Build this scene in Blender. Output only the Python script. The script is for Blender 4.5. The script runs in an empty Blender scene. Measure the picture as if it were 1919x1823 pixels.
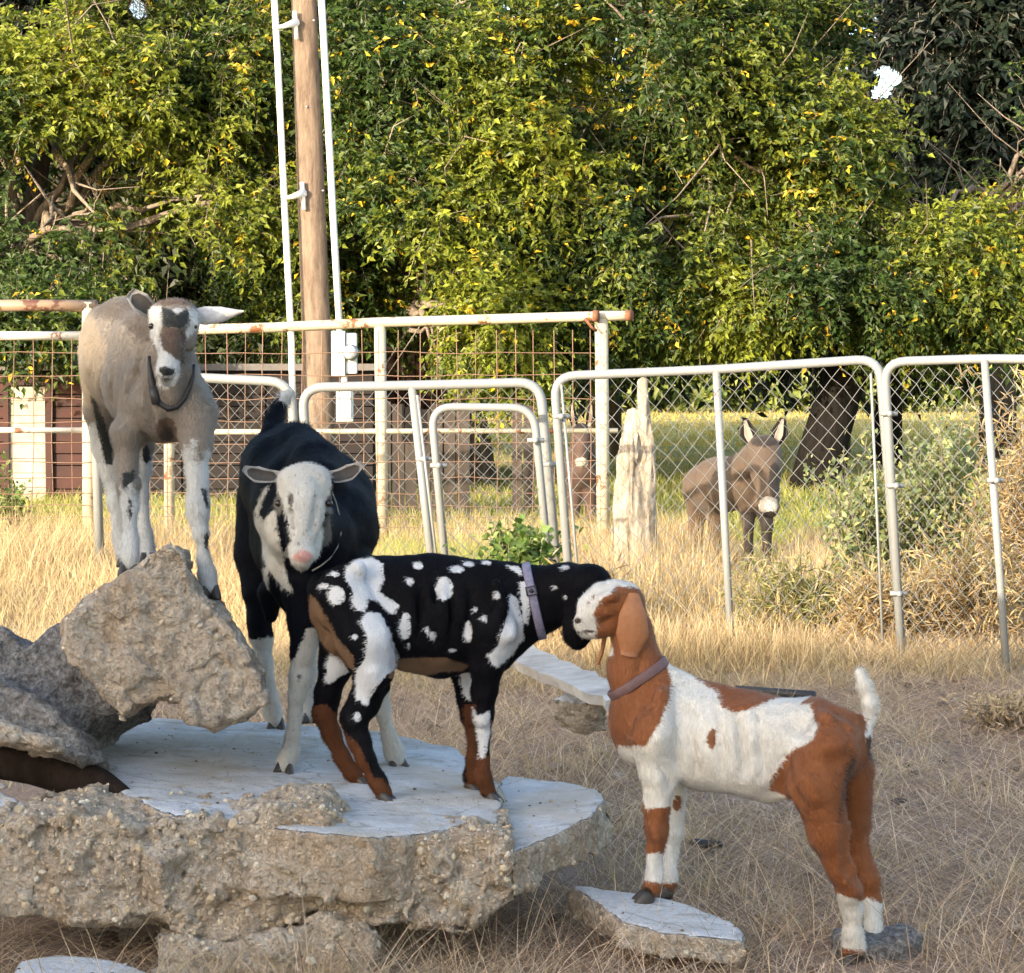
import bpy, math, random
import numpy as np
from mathutils import Vector
from mathutils.bvhtree import BVHTree

random.seed(5)
rng = np.random.default_rng(11)
R = math.radians
scene = bpy.context.scene
COL = scene.collection

# ---------------------------------------------------------------- camera, sky, sun, exposure
F, CX, CY, CH, HZ = 4000.0, 959.5, 911.5, 1.375, 700.0      # focal length etc. in pixels of the 1919-wide photo
TH = math.atan((CY - HZ) / F)
cam_d = bpy.data.cameras.new('camera'); cam = bpy.data.objects.new('camera', cam_d); COL.objects.link(cam)
cam.location = (0, 0, CH); cam.rotation_euler = (math.pi / 2 - TH, 0, 0)
cam_d.sensor_width = 36; cam_d.lens = F / 1919 * 36; cam_d.clip_end = 3000; cam_d.clip_start = .05
scene.camera = cam
SUN_EL, SUN_AZ = R(13.5), R(40)          # sun low, behind the camera and to its left
world = bpy.data.worlds.new('World'); scene.world = world; world.use_nodes = True
wn = world.node_tree; wn.nodes.clear()
sky = wn.nodes.new('ShaderNodeTexSky'); sky.sky_type = 'NISHITA'; sky.sun_disc = False
sky.sun_elevation = SUN_EL; sky.sun_rotation = R(180) + SUN_AZ
sky.air_density = 1.0; sky.dust_density = 2.2; sky.ozone_density = 1.0
bgn = wn.nodes.new('ShaderNodeBackground'); bgn.inputs[1].default_value = 0.15
won = wn.nodes.new('ShaderNodeOutputWorld')
wn.links.new(sky.outputs[0], bgn.inputs[0]); wn.links.new(bgn.outputs[0], won.inputs[0])
sl = bpy.data.lights.new('sun', 'SUN'); sl.energy = 2.6; sl.angle = R(.6); sl.color = (1, .86, .66)
so = bpy.data.objects.new('sun', sl); COL.objects.link(so)
SDIR = Vector((math.sin(SUN_AZ) * math.cos(SUN_EL), math.cos(SUN_AZ) * math.cos(SUN_EL), -math.sin(SUN_EL)))
so.rotation_euler = SDIR.to_track_quat('-Z', 'Y').to_euler(); so.location = (-20, -20, 20)
vs = scene.view_settings
vs.view_transform = 'Standard'; vs.look = 'None'; vs.gamma = 1; vs.use_curve_mapping = False; vs.exposure = 2.08
scene.cycles.max_bounces = 6; scene.cycles.diffuse_bounces = 3; scene.cycles.transparent_max_bounces = 6
scene.cycles.use_denoising = True

# ---------------------------------------------------------------- geometry helpers
ST, CT = math.sin(TH), math.cos(TH)
def P(u, v, Y):
    """world point seen at photo pixel (u, v) at distance Y along +Y"""
    xr = (u - CX) / F; yu = -(v - CY) / F
    t = Y / (yu * ST + CT)
    return np.array([t * xr, Y, CH + t * (yu * CT - ST)])
def proj(A):
    A = np.asarray(A, float); x = A[..., 0]; y = A[..., 1]; z = A[..., 2] - CH
    dep = y * CT - z * ST; up = y * ST + z * CT
    return CX + F * x / dep, CY - F * up / dep
def on_plane(u, v, p0, n):
    o = np.array([0, 0, CH]); d = P(u, v, 1.0) - o
    n = np.asarray(n, float); t = np.dot(np.asarray(p0) - o, n) / np.dot(d, n)
    return o + t * d
def px(Y): return Y / F                        # metres per photo pixel at distance Y

def hash3(i, j, k, s):
    h = (i * 374761393 + j * 668265263 + k * 2147483647 + s * 974634777) & 0xffffffff
    h = ((h ^ (h >> 13)) * 1274126177) & 0xffffffff
    return ((h ^ (h >> 16)) & 0xffff) / 65535.0
def vnoise(A, scale, seed=0):
    A = np.asarray(A, float) * scale
    i = np.floor(A).astype(np.int64); f = A - i; f = f * f * (3 - 2 * f)
    r = 0
    for a in (0, 1):
        for b in (0, 1):
            for c in (0, 1):
                w = (f[..., 0] if a else 1 - f[..., 0]) * (f[..., 1] if b else 1 - f[..., 1]) * (f[..., 2] if c else 1 - f[..., 2])
                r = r + w * hash3(i[..., 0] + a, i[..., 1] + b, i[..., 2] + c, seed)
    return r
def worley(A, scale, seed=0):
    A = np.asarray(A, float) * scale; i = np.floor(A).astype(np.int64); f1 = np.full(A.shape[:-1], 9.); f2 = f1.copy(); cid = np.zeros_like(f1)
    for a in (-1, 0, 1):
        for b in (-1, 0, 1):
            for c in (-1, 0, 1):
                j = i + np.array([a, b, c]); q = [j[..., 0], j[..., 1], j[..., 2]]
                d = (j[..., 0] + hash3(*q, seed) - A[..., 0]) ** 2 + (j[..., 1] + hash3(*q, seed + 1) - A[..., 1]) ** 2 + (j[..., 2] + hash3(*q, seed + 2) - A[..., 2]) ** 2
                cl = d < f1; f2 = np.where(cl, f1, np.minimum(f2, d)); cid = np.where(cl, hash3(*q, seed + 3), cid); f1 = np.where(cl, d, f1)
    return np.sqrt(f1), np.sqrt(f2), cid
def fbm(A, scale, seed=0, octv=3):
    r = 0; a = .5; t = 0
    for o in range(octv):
        r = r + a * vnoise(A, scale * 2 ** o, seed + o * 17); t += a; a *= .5
    return r / t

def gz(x, y):
    x = np.asarray(x, float); y = np.asarray(y, float)
    A = np.stack([x, y, np.zeros_like(x)], -1)
    n = (fbm(A, .9, 3) - .5) * .05 + (fbm(A, .12, 9, 2) - .5) * .12 * np.clip((y - 8) / 10, 0, 1)
    return n * np.clip((y + 3) / 6, 0, 1)

def link(o, parent=None):
    COL.objects.link(o)
    if parent is not None: o.parent = parent
    return o
def mesh_np(name, V, Fc, mats=None, parent=None, smooth=False, attrs=None, cols=None, fmat=None, normals=None):
    """V (n,3) world coordinates, Fc (m,k) or a list of such arrays."""
    me = bpy.data.meshes.new(name)
    V = np.asarray(V, np.float32)
    FL = Fc if isinstance(Fc, list) else [Fc]
    FL = [np.asarray(f, np.int32) for f in FL if len(f)]
    me.vertices.add(len(V))
    if parent is not None: off = np.array(parent.matrix_parent_loc if False else ROOTS[parent.name], np.float32)
    else: off = np.zeros(3, np.float32)
    me.vertices.foreach_set('co', (V - off).ravel())
    nl = sum(f.size for f in FL); nf = sum(len(f) for f in FL)
    me.loops.add(nl); me.polygons.add(nf)
    me.loops.foreach_set('vertex_index', np.concatenate([f.ravel() for f in FL]))
    st = []; c = 0
    for f in FL:
        k = f.shape[1]; st.append(c + np.arange(len(f)) * k); c += f.size
    me.polygons.foreach_set('loop_start', np.concatenate(st).astype(np.int32))
    me.update(calc_edges=True)
    me.polygons.foreach_set('use_smooth', np.full(nf, bool(smooth)))
    if fmat is not None: me.polygons.foreach_set('material_index', np.asarray(fmat, np.int32))
    for m in (mats if isinstance(mats, (list, tuple)) else [mats]):
        if m: me.materials.append(m)
    if attrs:
        for k, a in attrs.items():
            at = me.attributes.new(k, 'FLOAT', 'POINT'); at.data.foreach_set('value', np.asarray(a, np.float32))
    if cols is not None:
        at = me.color_attributes.new('Col', 'FLOAT_COLOR', 'POINT')
        c4 = np.ones((len(V), 4), np.float32); c4[:, :3] = cols; at.data.foreach_set('color', c4.ravel())
    if normals is not None:
        me.normals_split_custom_set_from_vertices([tuple(n) for n in normals])
    me.update()
    o = bpy.data.objects.new(name, me)
    return link(o, parent)
ROOTS = {}
def thing(name, label, cat, loc=(0, 0, 0), group=None):
    o = bpy.data.objects.new(name, None); COL.objects.link(o); o.location = tuple(float(c) for c in loc); o.empty_display_size = .2
    o['label'] = label; o['category'] = cat
    if group: o['group'] = group
    ROOTS[o.name] = tuple(float(c) for c in loc)
    return o
def tag(o, label, cat, group=None):
    o['label'] = label; o['category'] = cat
    if group: o['group'] = group
    return o
def kind(o, k): o['kind'] = k; return o

class MB:
    """collects shapes, builds ONE mesh object"""
    def __init__(s): s.V = []; s.Q = []; s.T = []; s.n = 0
    def add(s, V, Q=None, T=None):
        V = np.asarray(V, float)
        if Q is not None and len(Q): s.Q.append(np.asarray(Q) + s.n)
        if T is not None and len(T): s.T.append(np.asarray(T) + s.n)
        s.V.append(V); s.n += len(V); return s
    def box(s, a, b):
        (x0, y0, z0), (x1, y1, z1) = a, b
        V = [(x, y, z) for x in (x0, x1) for y in (y0, y1) for z in (z0, z1)]
        return s.add(V, [(0, 1, 3, 2), (4, 6, 7, 5), (0, 4, 5, 1), (2, 3, 7, 6), (0, 2, 6, 4), (1, 5, 7, 3)])
    def tube(s, pts, r, n=8, cap=True):
        pts = np.asarray(pts, float); m = len(pts); r = np.broadcast_to(np.asarray(r, float), (m,))
        t = np.gradient(pts, axis=0); t /= np.linalg.norm(t, axis=1)[:, None] + 1e-9
        up = np.array([0, 1., 0]) if abs(t[0][1]) < .8 else np.array([1., 0, 0])
        a = np.cross(t, up); a /= np.linalg.norm(a, axis=1)[:, None] + 1e-9; b = np.cross(t, a)
        ang = np.arange(n) / n * 2 * math.pi
        V = pts[:, None] + r[:, None, None] * (np.cos(ang)[None, :, None] * a[:, None] + np.sin(ang)[None, :, None] * b[:, None])
        i = np.arange(m - 1)[:, None] * n; j = np.arange(n)[None]; j2 = (j + 1) % n
        Q = np.stack([i + j, i + j2, i + n + j2, i + n + j], -1).reshape(-1, 4)
        V = V.reshape(-1, 3); T = []
        if cap:
            V = np.vstack([V, pts[0], pts[-1]]); c0 = m * n; k = np.arange(n); k2 = (k + 1) % n
            T = np.vstack([np.stack([np.full(n, c0), k2, k], -1), np.stack([np.full(n, c0 + 1), (m - 1) * n + k, (m - 1) * n + k2], -1)])
        return s.add(V, Q, T)
    def ball(s, c, r, nu=12, nv=8):
        c = np.asarray(c, float); r = np.broadcast_to(np.asarray(r, float), (3,))
        th = np.linspace(.001, math.pi - .001, nv); ph = np.arange(nu) / nu * 2 * math.pi
        V = np.stack([np.sin(th)[:, None] * np.cos(ph), np.sin(th)[:, None] * np.sin(ph), np.cos(th)[:, None] * np.ones(nu)], -1).reshape(-1, 3) * r + c
        i = np.arange(nv - 1)[:, None] * nu; j = np.arange(nu)[None]; j2 = (j + 1) % nu
        return s.add(V, np.stack([i + j, i + nu + j, i + nu + j2, i + j2], -1).reshape(-1, 4))
    def build(s, name, m, parent=None, smooth=True, **k):
        fl = []
        if s.Q: fl.append(np.vstack(s.Q))
        if s.T: fl.append(np.vstack(s.T))
        return mesh_np(name, np.vstack(s.V), fl, m, parent, smooth, **k)

# -------- signed distance volumes -> continuous meshes (surface nets)
class Vol:
    def __init__(s, lo, hi, h):
        s.lo = np.asarray(lo, float); s.h = h
        s.n = np.ceil((np.asarray(hi) - s.lo) / h).astype(int) + 1
        s.D = np.full(s.n, .2, np.float32)
    def sub(s, lo, hi):
        a = np.clip(np.floor((np.asarray(lo) - s.lo) / s.h).astype(int), 0, s.n); b = np.clip(np.ceil((np.asarray(hi) - s.lo) / s.h).astype(int) + 1, 0, s.n)
        sl_ = tuple(slice(a[i], b[i]) for i in range(3))
        g = [s.lo[i] + np.arange(a[i], b[i]) * s.h for i in range(3)]
        return sl_, g
    def merge(s, sl_, d, k, op=1):
        a = s.D[sl_]
        if op == 1:
            h = np.clip(.5 + .5 * (a - d) / k, 0, 1); s.D[sl_] = a + (d - a) * h - k * h * (1 - h)
        else:
            d = -d; h = np.clip(.5 - .5 * (a - d) / k, 0, 1); s.D[sl_] = a + (d - a) * h + k * h * (1 - h)
    def cone(s, a, b, ra, rb, k=.02, sy=1.0, op=1):
        a = np.asarray(a, float); b = np.asarray(b, float); m = max(ra, rb) + k + 3 * s.h
        sl_, g = s.sub(np.minimum(a, b) - m, np.maximum(a, b) + m)
        if min(len(x) for x in g) == 0: return
        ab = b - a; ym = None
        X = g[0][:, None, None]; Yv = g[1][None, :, None]; Z = g[2][None, None, :]
        L = np.dot(ab, ab) + 1e-12
        t = np.clip(((X - a[0]) * ab[0] + (Yv - a[1]) * ab[1] + (Z - a[2]) * ab[2]) / L, 0, 1)
        d = np.sqrt((X - a[0] - t * ab[0]) ** 2 + ((Yv - a[1] - t * ab[1]) * sy) ** 2 + (Z - a[2] - t * ab[2]) ** 2) - (ra + (rb - ra) * t)
        s.merge(sl_, d.astype(np.float32), k, op)
    def ell(s, c, r, k=.02, op=1):
        c = np.asarray(c, float); r = np.asarray(r, float); m = r.max() + k + 3 * s.h
        sl_, g = s.sub(c - m, c + m)
        if min(len(x) for x in g) == 0: return
        X = g[0][:, None, None] - c[0]; Yv = g[1][None, :, None] - c[1]; Z = g[2][None, None, :] - c[2]
        k0 = np.sqrt((X / r[0]) ** 2 + (Yv / r[1]) ** 2 + (Z / r[2]) ** 2) + 1e-6
        k1 = np.sqrt((X / r[0] ** 2) ** 2 + (Yv / r[1] ** 2) ** 2 + (Z / r[2] ** 2) ** 2) + 1e-6
        s.merge(sl_, (k0 * (k0 - 1) / k1).astype(np.float32), k, op)
    def pts(s):
        g = [s.lo[i] + np.arange(s.n[i]) * s.h for i in range(3)]
        return np.stack(np.meshgrid(*g, indexing='ij'), -1)
    def mesh(s, smooth=1):
        D = s.D; S = D < 0; n = np.array(D.shape) - 1
        cnt = np.zeros(n, np.int8); acc = np.zeros(tuple(n) + (3,), np.float32); ne = np.zeros(n, np.int8)
        def cor(A, c): return A[c[0]:c[0] + n[0], c[1]:c[1] + n[1], c[2]:c[2] + n[2]]
        for ax in range(3):
            o1, o2 = [q for q in range(3) if q != ax]
            for p in (0, 1):
                for q in (0, 1):
                    c0 = [0, 0, 0]; c0[o1] = p; c0[o2] = q; c1 = list(c0); c1[ax] = 1
                    a = cor(D, c0); b = cor(D, c1); cr = cor(S, c0) != cor(S, c1)
                    idx = np.nonzero(cr)
                    t = a[idx] / (a[idx] - b[idx])
                    pos = np.tile(np.array(c0, np.float32), (len(t), 1)); pos[:, ax] += t
                    acc[idx] += pos; ne[idx] += 1
        act = ne > 0; ids = np.full(n, -1, np.int64); ids[act] = np.arange(act.sum())
        ijk = np.argwhere(act)
        V = (ijk + acc[act] / ne[act][:, None]) * s.h + s.lo
        Q = []
        for ax in range(3):
            o1, o2 = [(1, 2), (2, 0), (0, 1)][ax]
            a = [slice(None)] * 3; b = [slice(None)] * 3; a[ax] = slice(0, -1); b[ax] = slice(1, None)
            cr = S[tuple(a)] != S[tuple(b)]; I = np.argwhere(cr)
            ok = (I[:, o1] > 0) & (I[:, o2] > 0) & (I[:, o1] < n[o1]) & (I[:, o2] < n[o2]); I = I[ok]
            inside = S[tuple(I.T)]
            e1 = np.zeros(3, int); e1[o1] = 1; e2 = np.zeros(3, int); e2[o2] = 1
            q = np.stack([ids[tuple(J.T)] for J in (I - e1 - e2, I - e2, I, I - e1)], -1)
            q[~inside] = q[~inside][:, ::-1]
            Q.append(q)
        Q = np.vstack(Q)
        for _ in range(smooth):       # light Laplacian relax
            acc = np.zeros_like(V); w = np.zeros(len(V))
            for a_, b_ in ((0, 1), (1, 2), (2, 3), (3, 0)):
                np.add.at(acc, Q[:, a_], V[Q[:, b_]]); np.add.at(w, Q[:, a_], 1)
                np.add.at(acc, Q[:, b_], V[Q[:, a_]]); np.add.at(w, Q[:, b_], 1)
            V = V * .4 + .6 * acc / w[:, None]
        return V, Q
def vnormals(V, Q):
    n = np.cross(V[Q[:, 2]] - V[Q[:, 0]], V[Q[:, 3]] - V[Q[:, 1]])
    N = np.zeros_like(V)
    for c in range(4): np.add.at(N, Q[:, c], n)
    return N / (np.linalg.norm(N, axis=1)[:, None] + 1e-12)

def poly_sd(U, W, poly):
    """signed distance (negative inside) of points to polygon"""
    poly = np.asarray(poly, float); d = np.full(U.shape, 1e9); ins = np.zeros(U.shape, bool)
    for i in range(len(poly)):
        ax, ay = poly[i]; bx, by = poly[(i + 1) % len(poly)]
        ex, ey = bx - ax, by - ay; wx, wy = U - ax, W - ay
        t = np.clip((wx * ex + wy * ey) / (ex * ex + ey * ey + 1e-12), 0, 1)
        d = np.minimum(d, (wx - ex * t) ** 2 + (wy - ey * t) ** 2)
        c = ((ay <= W) != (by <= W)) & (U < ax + (W - ay) * ex / (ey if ey != 0 else 1e-9))
        ins ^= c
    d = np.sqrt(d); return np.where(ins, -d, d)
def zp(s, ox, oy, L): return [(x / s + ox, y / s + oy) for x, y in L]
def E(cx, cy, rx, ry, n=14):
    return [(cx + rx * math.cos(i / n * 2 * math.pi), cy + ry * math.sin(i / n * 2 * math.pi)) for i in range(n)]

# ---------------------------------------------------------------- materials
class NT:
    def __init__(s, name):
        s.m = bpy.data.materials.new(name); s.m.use_nodes = True; s.t = s.m.node_tree; s.t.nodes.clear()
        s.out = s.t.nodes.new('ShaderNodeOutputMaterial'); s.b = s.n('BsdfPrincipled')
        s.t.links.new(s.b.outputs[0], s.out.inputs[0])
    def n(s, ty, **kw):
        nd = s.t.nodes.new('ShaderNode' + ty)
        for k, v in kw.items():
            if k in ('i',): continue
            setattr(nd, k, v)
        for k, v in kw.get('i', {}).items(): s.set(nd.inputs[k], v)
        return nd
    def set(s, inp, v):
        if isinstance(v, bpy.types.NodeSocket): s.t.links.new(v, inp)
        elif isinstance(v, (tuple, list)) and len(v) == 3 and inp.type == 'RGBA': inp.default_value = (*v, 1)
        else: inp.default_value = v
    def obj(s): return s.n('TexCoord').outputs['Object']
    def geo(s): return s.n('NewGeometry').outputs['Position']
    def noise(s, sc, det=4, rough=.6, vec=None, dist=0):
        nd = s.n('TexNoise', i={'Scale': sc, 'Detail': det, 'Roughness': rough, 'Distortion': dist, 'Vector': vec or s.geo()}); return nd.outputs['Fac']
    def scaled(s, v, sc):
        return s.n('Mapping', i={'Vector': v, 'Scale': sc}).outputs[0]
    def ramp(s, f, a, b, lo=0., hi=1.):
        return s.n('MapRange', i={'Value': f, 'From Min': a, 'From Max': b, 'To Min': lo, 'To Max': hi}).outputs[0]
    def mix(s, f, a, b, mode='MIX'):
        nd = s.t.nodes.new('ShaderNodeMix'); nd.data_type = 'RGBA'; nd.blend_type = mode
        s.set(nd.inputs[0], f); s.set(nd.inputs[6], a); s.set(nd.inputs[7], b); return nd.outputs[2]
    def math(s, op, a, b=0.0, c=0.0):
        nd = s.n('Math', operation=op); s.set(nd.inputs[0], a); s.set(nd.inputs[1], b); s.set(nd.inputs[2], c); return nd.outputs[0]
    def attr(s, name, fac=True):
        nd = s.n('Attribute', attribute_name=name); return nd.outputs['Fac' if fac else 'Color']
    def bump(s, h, dist=.01, st=1.0, prev=None):
        nd = s.n('Bump', i={'Height': h, 'Distance': dist, 'Strength': st})
        if prev is not None: s.t.links.new(prev, nd.inputs['Normal'])
        return nd.outputs[0]
    def done(s, col, rough=.8, bump=None, metal=0., spec=.5):
        s.set(s.b.inputs['Base Color'], col); s.set(s.b.inputs['Roughness'], rough); s.set(s.b.inputs['Metallic'], metal)
        s.set(s.b.inputs['Specular IOR Level'], spec)
        if bump is not None: s.t.links.new(bump, s.b.inputs['Normal'])
        return s.m

def coat(name, base, chans, vary=.25, spec=.25, rough=.62, sheen=.10, mott=.0):
    """chans: list of (attribute, colour) painted over base where the attribute is positive"""
    t = NT(name); p = t.obj()
    n1 = t.noise(44, 3, .6, p); n3 = t.noise(150, 2, .6, p); n2 = t.noise(9, 3, .5, p)
    c = base
    for a, cc in chans:
        f = t.math('ADD', t.attr(a), t.math('ADD', t.math('MULTIPLY', t.math('SUBTRACT', n1, .5), .95), t.math('MULTIPLY', t.math('SUBTRACT', n3, .5), .7)))
        f = t.ramp(f, -.16, .16); c = t.mix(f, c, cc)
    hair = t.noise(260, 3, .7, t.scaled(p, (1, 1, .22)))
    c = t.mix(t.ramp(hair, .3, .7, 0, vary), c, t.mix(1., c, (.45, .42, .40), 'MULTIPLY'))
    c = t.mix(t.ramp(n2, .35, .7, 0, vary * .8), c, t.mix(1., c, (.72, .66, .6), 'MULTIPLY'))
    if mott: c = t.mix(t.ramp(t.noise(75, 4, .7, p), .58, .68, 0, mott), c, t.mix(1., c, (.35, .34, .33), 'MULTIPLY'))
    n5 = t.noise(3.2, 2, .5, p); c = t.mix(t.ramp(n5, .42, .62, 0, .35), c, t.mix(1., c, (1.25, 1.2, 1.1), 'MULTIPLY'))
    b = t.bump(hair, .004, .8); b = t.bump(n2, .006, .5, b)
    m = t.done(c, rough, b, 0, spec)
    t.set(t.b.inputs['Sheen Weight'], sheen); t.set(t.b.inputs['Sheen Roughness'], .5)
    return m
def plain(name, col, rough=.7, metal=0., var=.3, sc=20, bd=.003, col2=None, spec=.5, aniso=(1, 1, 1)):
    t = NT(name); p = t.scaled(t.obj(), aniso); n = t.noise(sc, 5, .65, p)
    c2 = col2 or tuple(x * .55 for x in col)
    c = t.mix(t.ramp(n, .35, .72, 0, var * 2 if var < .5 else 1), col, c2)
    return t.done(c, rough, t.bump(n, bd, .8), metal, spec)

def painted_pipe(name, col, rust=(.20, .075, .03), th=.6, sc=6):
    t = NT(name); p = t.obj(); n = t.noise(sc, 6, .72, p); n2 = t.noise(45, 4, .7, p)
    c = t.mix(t.ramp(n2, .3, .8, 0, .35), col, tuple(x * .7 for x in col))
    c = t.mix(t.ramp(n, th, th + .06), c, rust)
    return t.done(c, .5, t.bump(n2, .001, .5), 0)
M = {}
M['pipe_cream'] = painted_pipe('cream_painted_pipe', (.50, .44, .32), th=.56)
M['pipe_white'] = painted_pipe('white_painted_pipe', (.54, .51, .45), th=.58)
M['pipe_brown'] = painted_pipe('brown_rusty_pipe', (.30, .20, .13), (.12, .05, .03), .5)
M['galv'] = painted_pipe('galvanised_tube', (.25, .255, .25), (.17, .12, .085), .63, 9)
M['galv_wire'] = plain('galvanised_wire', (.21, .21, .20), .55, .3, .4, 30, .0005)
M['rust_wire'] = plain('rusty_wire', (.26, .17, .12), .7, .2, .4, 25, .0005, (.22, .10, .05))
M['rust'] = plain('rust', (.22, .085, .04), .85, 0, .4, 40, .001, (.09, .04, .025))
M['white_pvc'] = plain('white_conduit', (.82, .80, .76), .4, 0, .12, 8, .0003, (.6, .57, .5))
M['box_grey'] = plain('painted_meter_box', (.70, .70, .68), .45, .1, .2, 12, .0004, (.5, .48, .44))
M['hoof'] = plain('hoof_horn', (.045, .038, .032), .5, 0, .3, 60, .001)
M['dark'] = plain('dark_rubber', (.02, .02, .022), .6, 0, .3, 60, .0005)
M['eye'] = plain('goat_eye', (.018, .010, .006), .12, 0, .3, 90, .0002)
M['nostril'] = plain('nostril', (.03, .02, .02), .5, 0, .2, 90, .0002)
def glassy(name, col):
    t = NT(name); m = t.done(col, .08, None, 0); t.set(t.b.inputs['Transmission Weight'], .5); return m
M['glass'] = glassy('meter_glass', (.85, .88, .9))

def concrete():
    t = NT('broken_concrete'); p = t.geo(); s = t.attr('top')
    a = t.noise(14, 6, .7, p); b = t.noise(60, 5, .75, p); c_ = t.noise(4.5, 4, .6, p)
    vor = t.n('TexVoronoi', i={'Vector': p, 'Scale': 62.}); vc = vor.outputs['Color']; vd = vor.outputs['Distance']
    sp = t.n('SeparateColor', i={'Color': vc}).outputs[0]
    br = t.mix(t.ramp(b, .3, .7), (.43, .325, .235), (.84, .715, .57))
    br = t.mix(t.ramp(a, .5, .7, 0, .8), br, (.80, .72, .60))
    br = t.mix(t.math('MULTIPLY', t.ramp(sp, .62, .66), t.ramp(vd, .32, .22)), br, t.mix(sp, (.42, .34, .25), (.70, .66, .6)))
    br = t.mix(t.ramp(c_, .5, .72, 0, .6), br, t.mix(1., br, (.86, .66, .44), 'MULTIPLY'))
    tp = t.mix(t.ramp(a, .35, .7), (.52, .52, .535), (.68, .68, .69))
    tp = t.mix(t.ramp(c_, .52, .7, 0, .7), tp, (.36, .33, .28))
    tp = t.mix(t.ramp(b, .62, .72, 0, .7), tp, (.22, .21, .2))
    st = t.noise(9, 5, .75, t.scaled(p, (.75, 1.3, 1)), .9); tp = t.mix(t.ramp(st, .54, .62, 0, .6), tp, (.30, .28, .25))
    ck = t.n('TexVoronoi', feature='DISTANCE_TO_EDGE', i={'Vector': t.mix(.12, p, t.n('TexNoise', i={'Scale': 9., 'Vector': p}).outputs['Color']), 'Scale': 3.4}).outputs['Distance']
    tp = t.mix(t.ramp(ck, .010, .002, 0, .5), tp, (.17, .155, .14))
    tp = t.mix(t.ramp(t.noise(240, 3, .8, p), .58, .68, 0, .5), tp, (.26, .25, .24)); tp = t.mix(t.ramp(t.noise(2.2, 4, .7, p), .52, .6, 0, .5), tp, (.50, .43, .34))
    pit = t.attr('pit')
    f = t.math('ADD', s, t.math('MULTIPLY', t.math('SUBTRACT', a, .5), .6)); f = t.ramp(f, .35, .65)
    col = t.mix(f, br, tp)
    br = t.mix(t.ramp(t.noise(30, 5, .8, p, 1.2), .44, .36, 0, .75), br, (.13, .10, .07))
    gy = t.mix(t.ramp(b, .4, .68), (.13, .13, .14), (.46, .465, .475))
    col = t.mix(pit, col, gy)
    h = t.math('ADD', t.math('MULTIPLY', b, t.math('SUBTRACT', 1.25, f)), t.math('MULTIPLY', a, .35))
    bm = t.bump(h, .045, 1.); v2 = t.n('TexVoronoi', i={'Vector': t.mix(.08, p, t.n('TexNoise', i={'Scale': 20., 'Vector': p}).outputs['Color']), 'Scale': 30.}).outputs['Distance']; bm = t.bump(t.ramp(v2, .0, .6, 1, 0), .012, t.math('MULTIPLY', t.math('SUBTRACT', 1., f), .8), bm)
    bm = t.bump(t.ramp(vd, .05, .5, 1, 0), .006, t.math('MULTIPLY', t.math('SUBTRACT', 1., f), .7), bm)
    return t.done(col, .92, bm, 0, .2)
M['concrete'] = concrete()
def ground_mat():
    t = NT('dry_earth_and_field'); p = t.geo(); y = t.n('SeparateXYZ', i={'Vector': p}).outputs[1]
    a = t.noise(3.2, 6, .7, p); b = t.noise(40, 6, .8, p); c = t.noise(.25, 3, .6, p); d = t.noise(.8, 3, .5, p)
    near = t.mix(t.ramp(b, .3, .7), (.17, .112, .082), (.44, .30, .22)); near = t.mix(t.ramp(a, .45, .65, 0, .7), near, (.38, .265, .19)); near = t.mix(t.ramp(t.noise(9, 5, .7, p), .56, .66, 0, .7), near, (.13, .095, .075))
    straw = t.mix(t.ramp(b, .3, .7), (.30, .23, .12), (.52, .42, .24))
    green = t.mix(t.ramp(d, .4, .62), (.14, .17, .05), (.34, .30, .11))
    gold = t.mix(t.ramp(d, .4, .65), (.40, .32, .12), (.24, .24, .08))
    yy = t.math('ADD', y, t.math('MULTIPLY', t.math('SUBTRACT', a, .5), 3.))
    col = t.mix(t.ramp(yy, 9.2, 10.6), near, straw)
    col = t.mix(t.ramp(yy, 16, 20), col, green)
    yf = t.math('ADD', y, t.math('MULTIPLY', t.math('SUBTRACT', c, .5), 25.))
    col = t.mix(t.ramp(yf, 26, 36), col, gold)
    col = t.mix(t.ramp(yf, 75, 90), col, (.16, .18, .06))
    bm = t.bump(b, .02, .8); bm = t.bump(a, .06, .5, bm)
    return t.done(col, .95, bm, 0, .1)
def leafy(name, trans=.35, rough=.5, spec=.35):
    t = NT(name); c = t.attr('Col', False); t.done(c, rough, None, 0, spec)
    tr = t.n('BsdfTranslucent'); tc = t.mix(1., c, (1.5, 1.6, .7), 'MULTIPLY'); t.set(tr.inputs[0], tc)
    mx = t.n('MixShader', i={0: trans}); t.t.links.new(t.b.outputs[0], mx.inputs[1]); t.t.links.new(tr.outputs[0], mx.inputs[2])
    t.t.links.new(mx.outputs[0], t.out.inputs[0]); return t.m
M['leaf'] = leafy('tree_leaves', .28); M['straw'] = leafy('dry_straw', .2, .7, .15); M['weed'] = leafy('weed_leaves', .3)
def bark_mat(name, a, b, sc=18):
    t = NT(name); p = t.obj(); n = t.noise(sc, 6, .75, t.scaled(p, (1, 1, .18))); n2 = t.noise(3, 4, .6, p)
    c = t.mix(t.ramp(n, .32, .68), a, b); c = t.mix(t.ramp(n2, .5, .75, 0, .5), c, tuple(x * 1.25 for x in b))
    return t.done(c, .9, t.bump(n, .02, 1.), 0, .15)
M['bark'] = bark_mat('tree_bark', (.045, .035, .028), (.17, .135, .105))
M['barkd'] = bark_mat('dark_shaded_bark', (.004, .0035, .0035), (.017, .014, .012))  # bark darkened so the canopy's shade sits in its colour
M['twig'] = bark_mat('bare_twig', (.12, .09, .065), (.34, .28, .22), 30)
M['pole'] = bark_mat('utility_pole_wood', (.09, .064, .048), (.27, .20, .148), 16)
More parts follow.
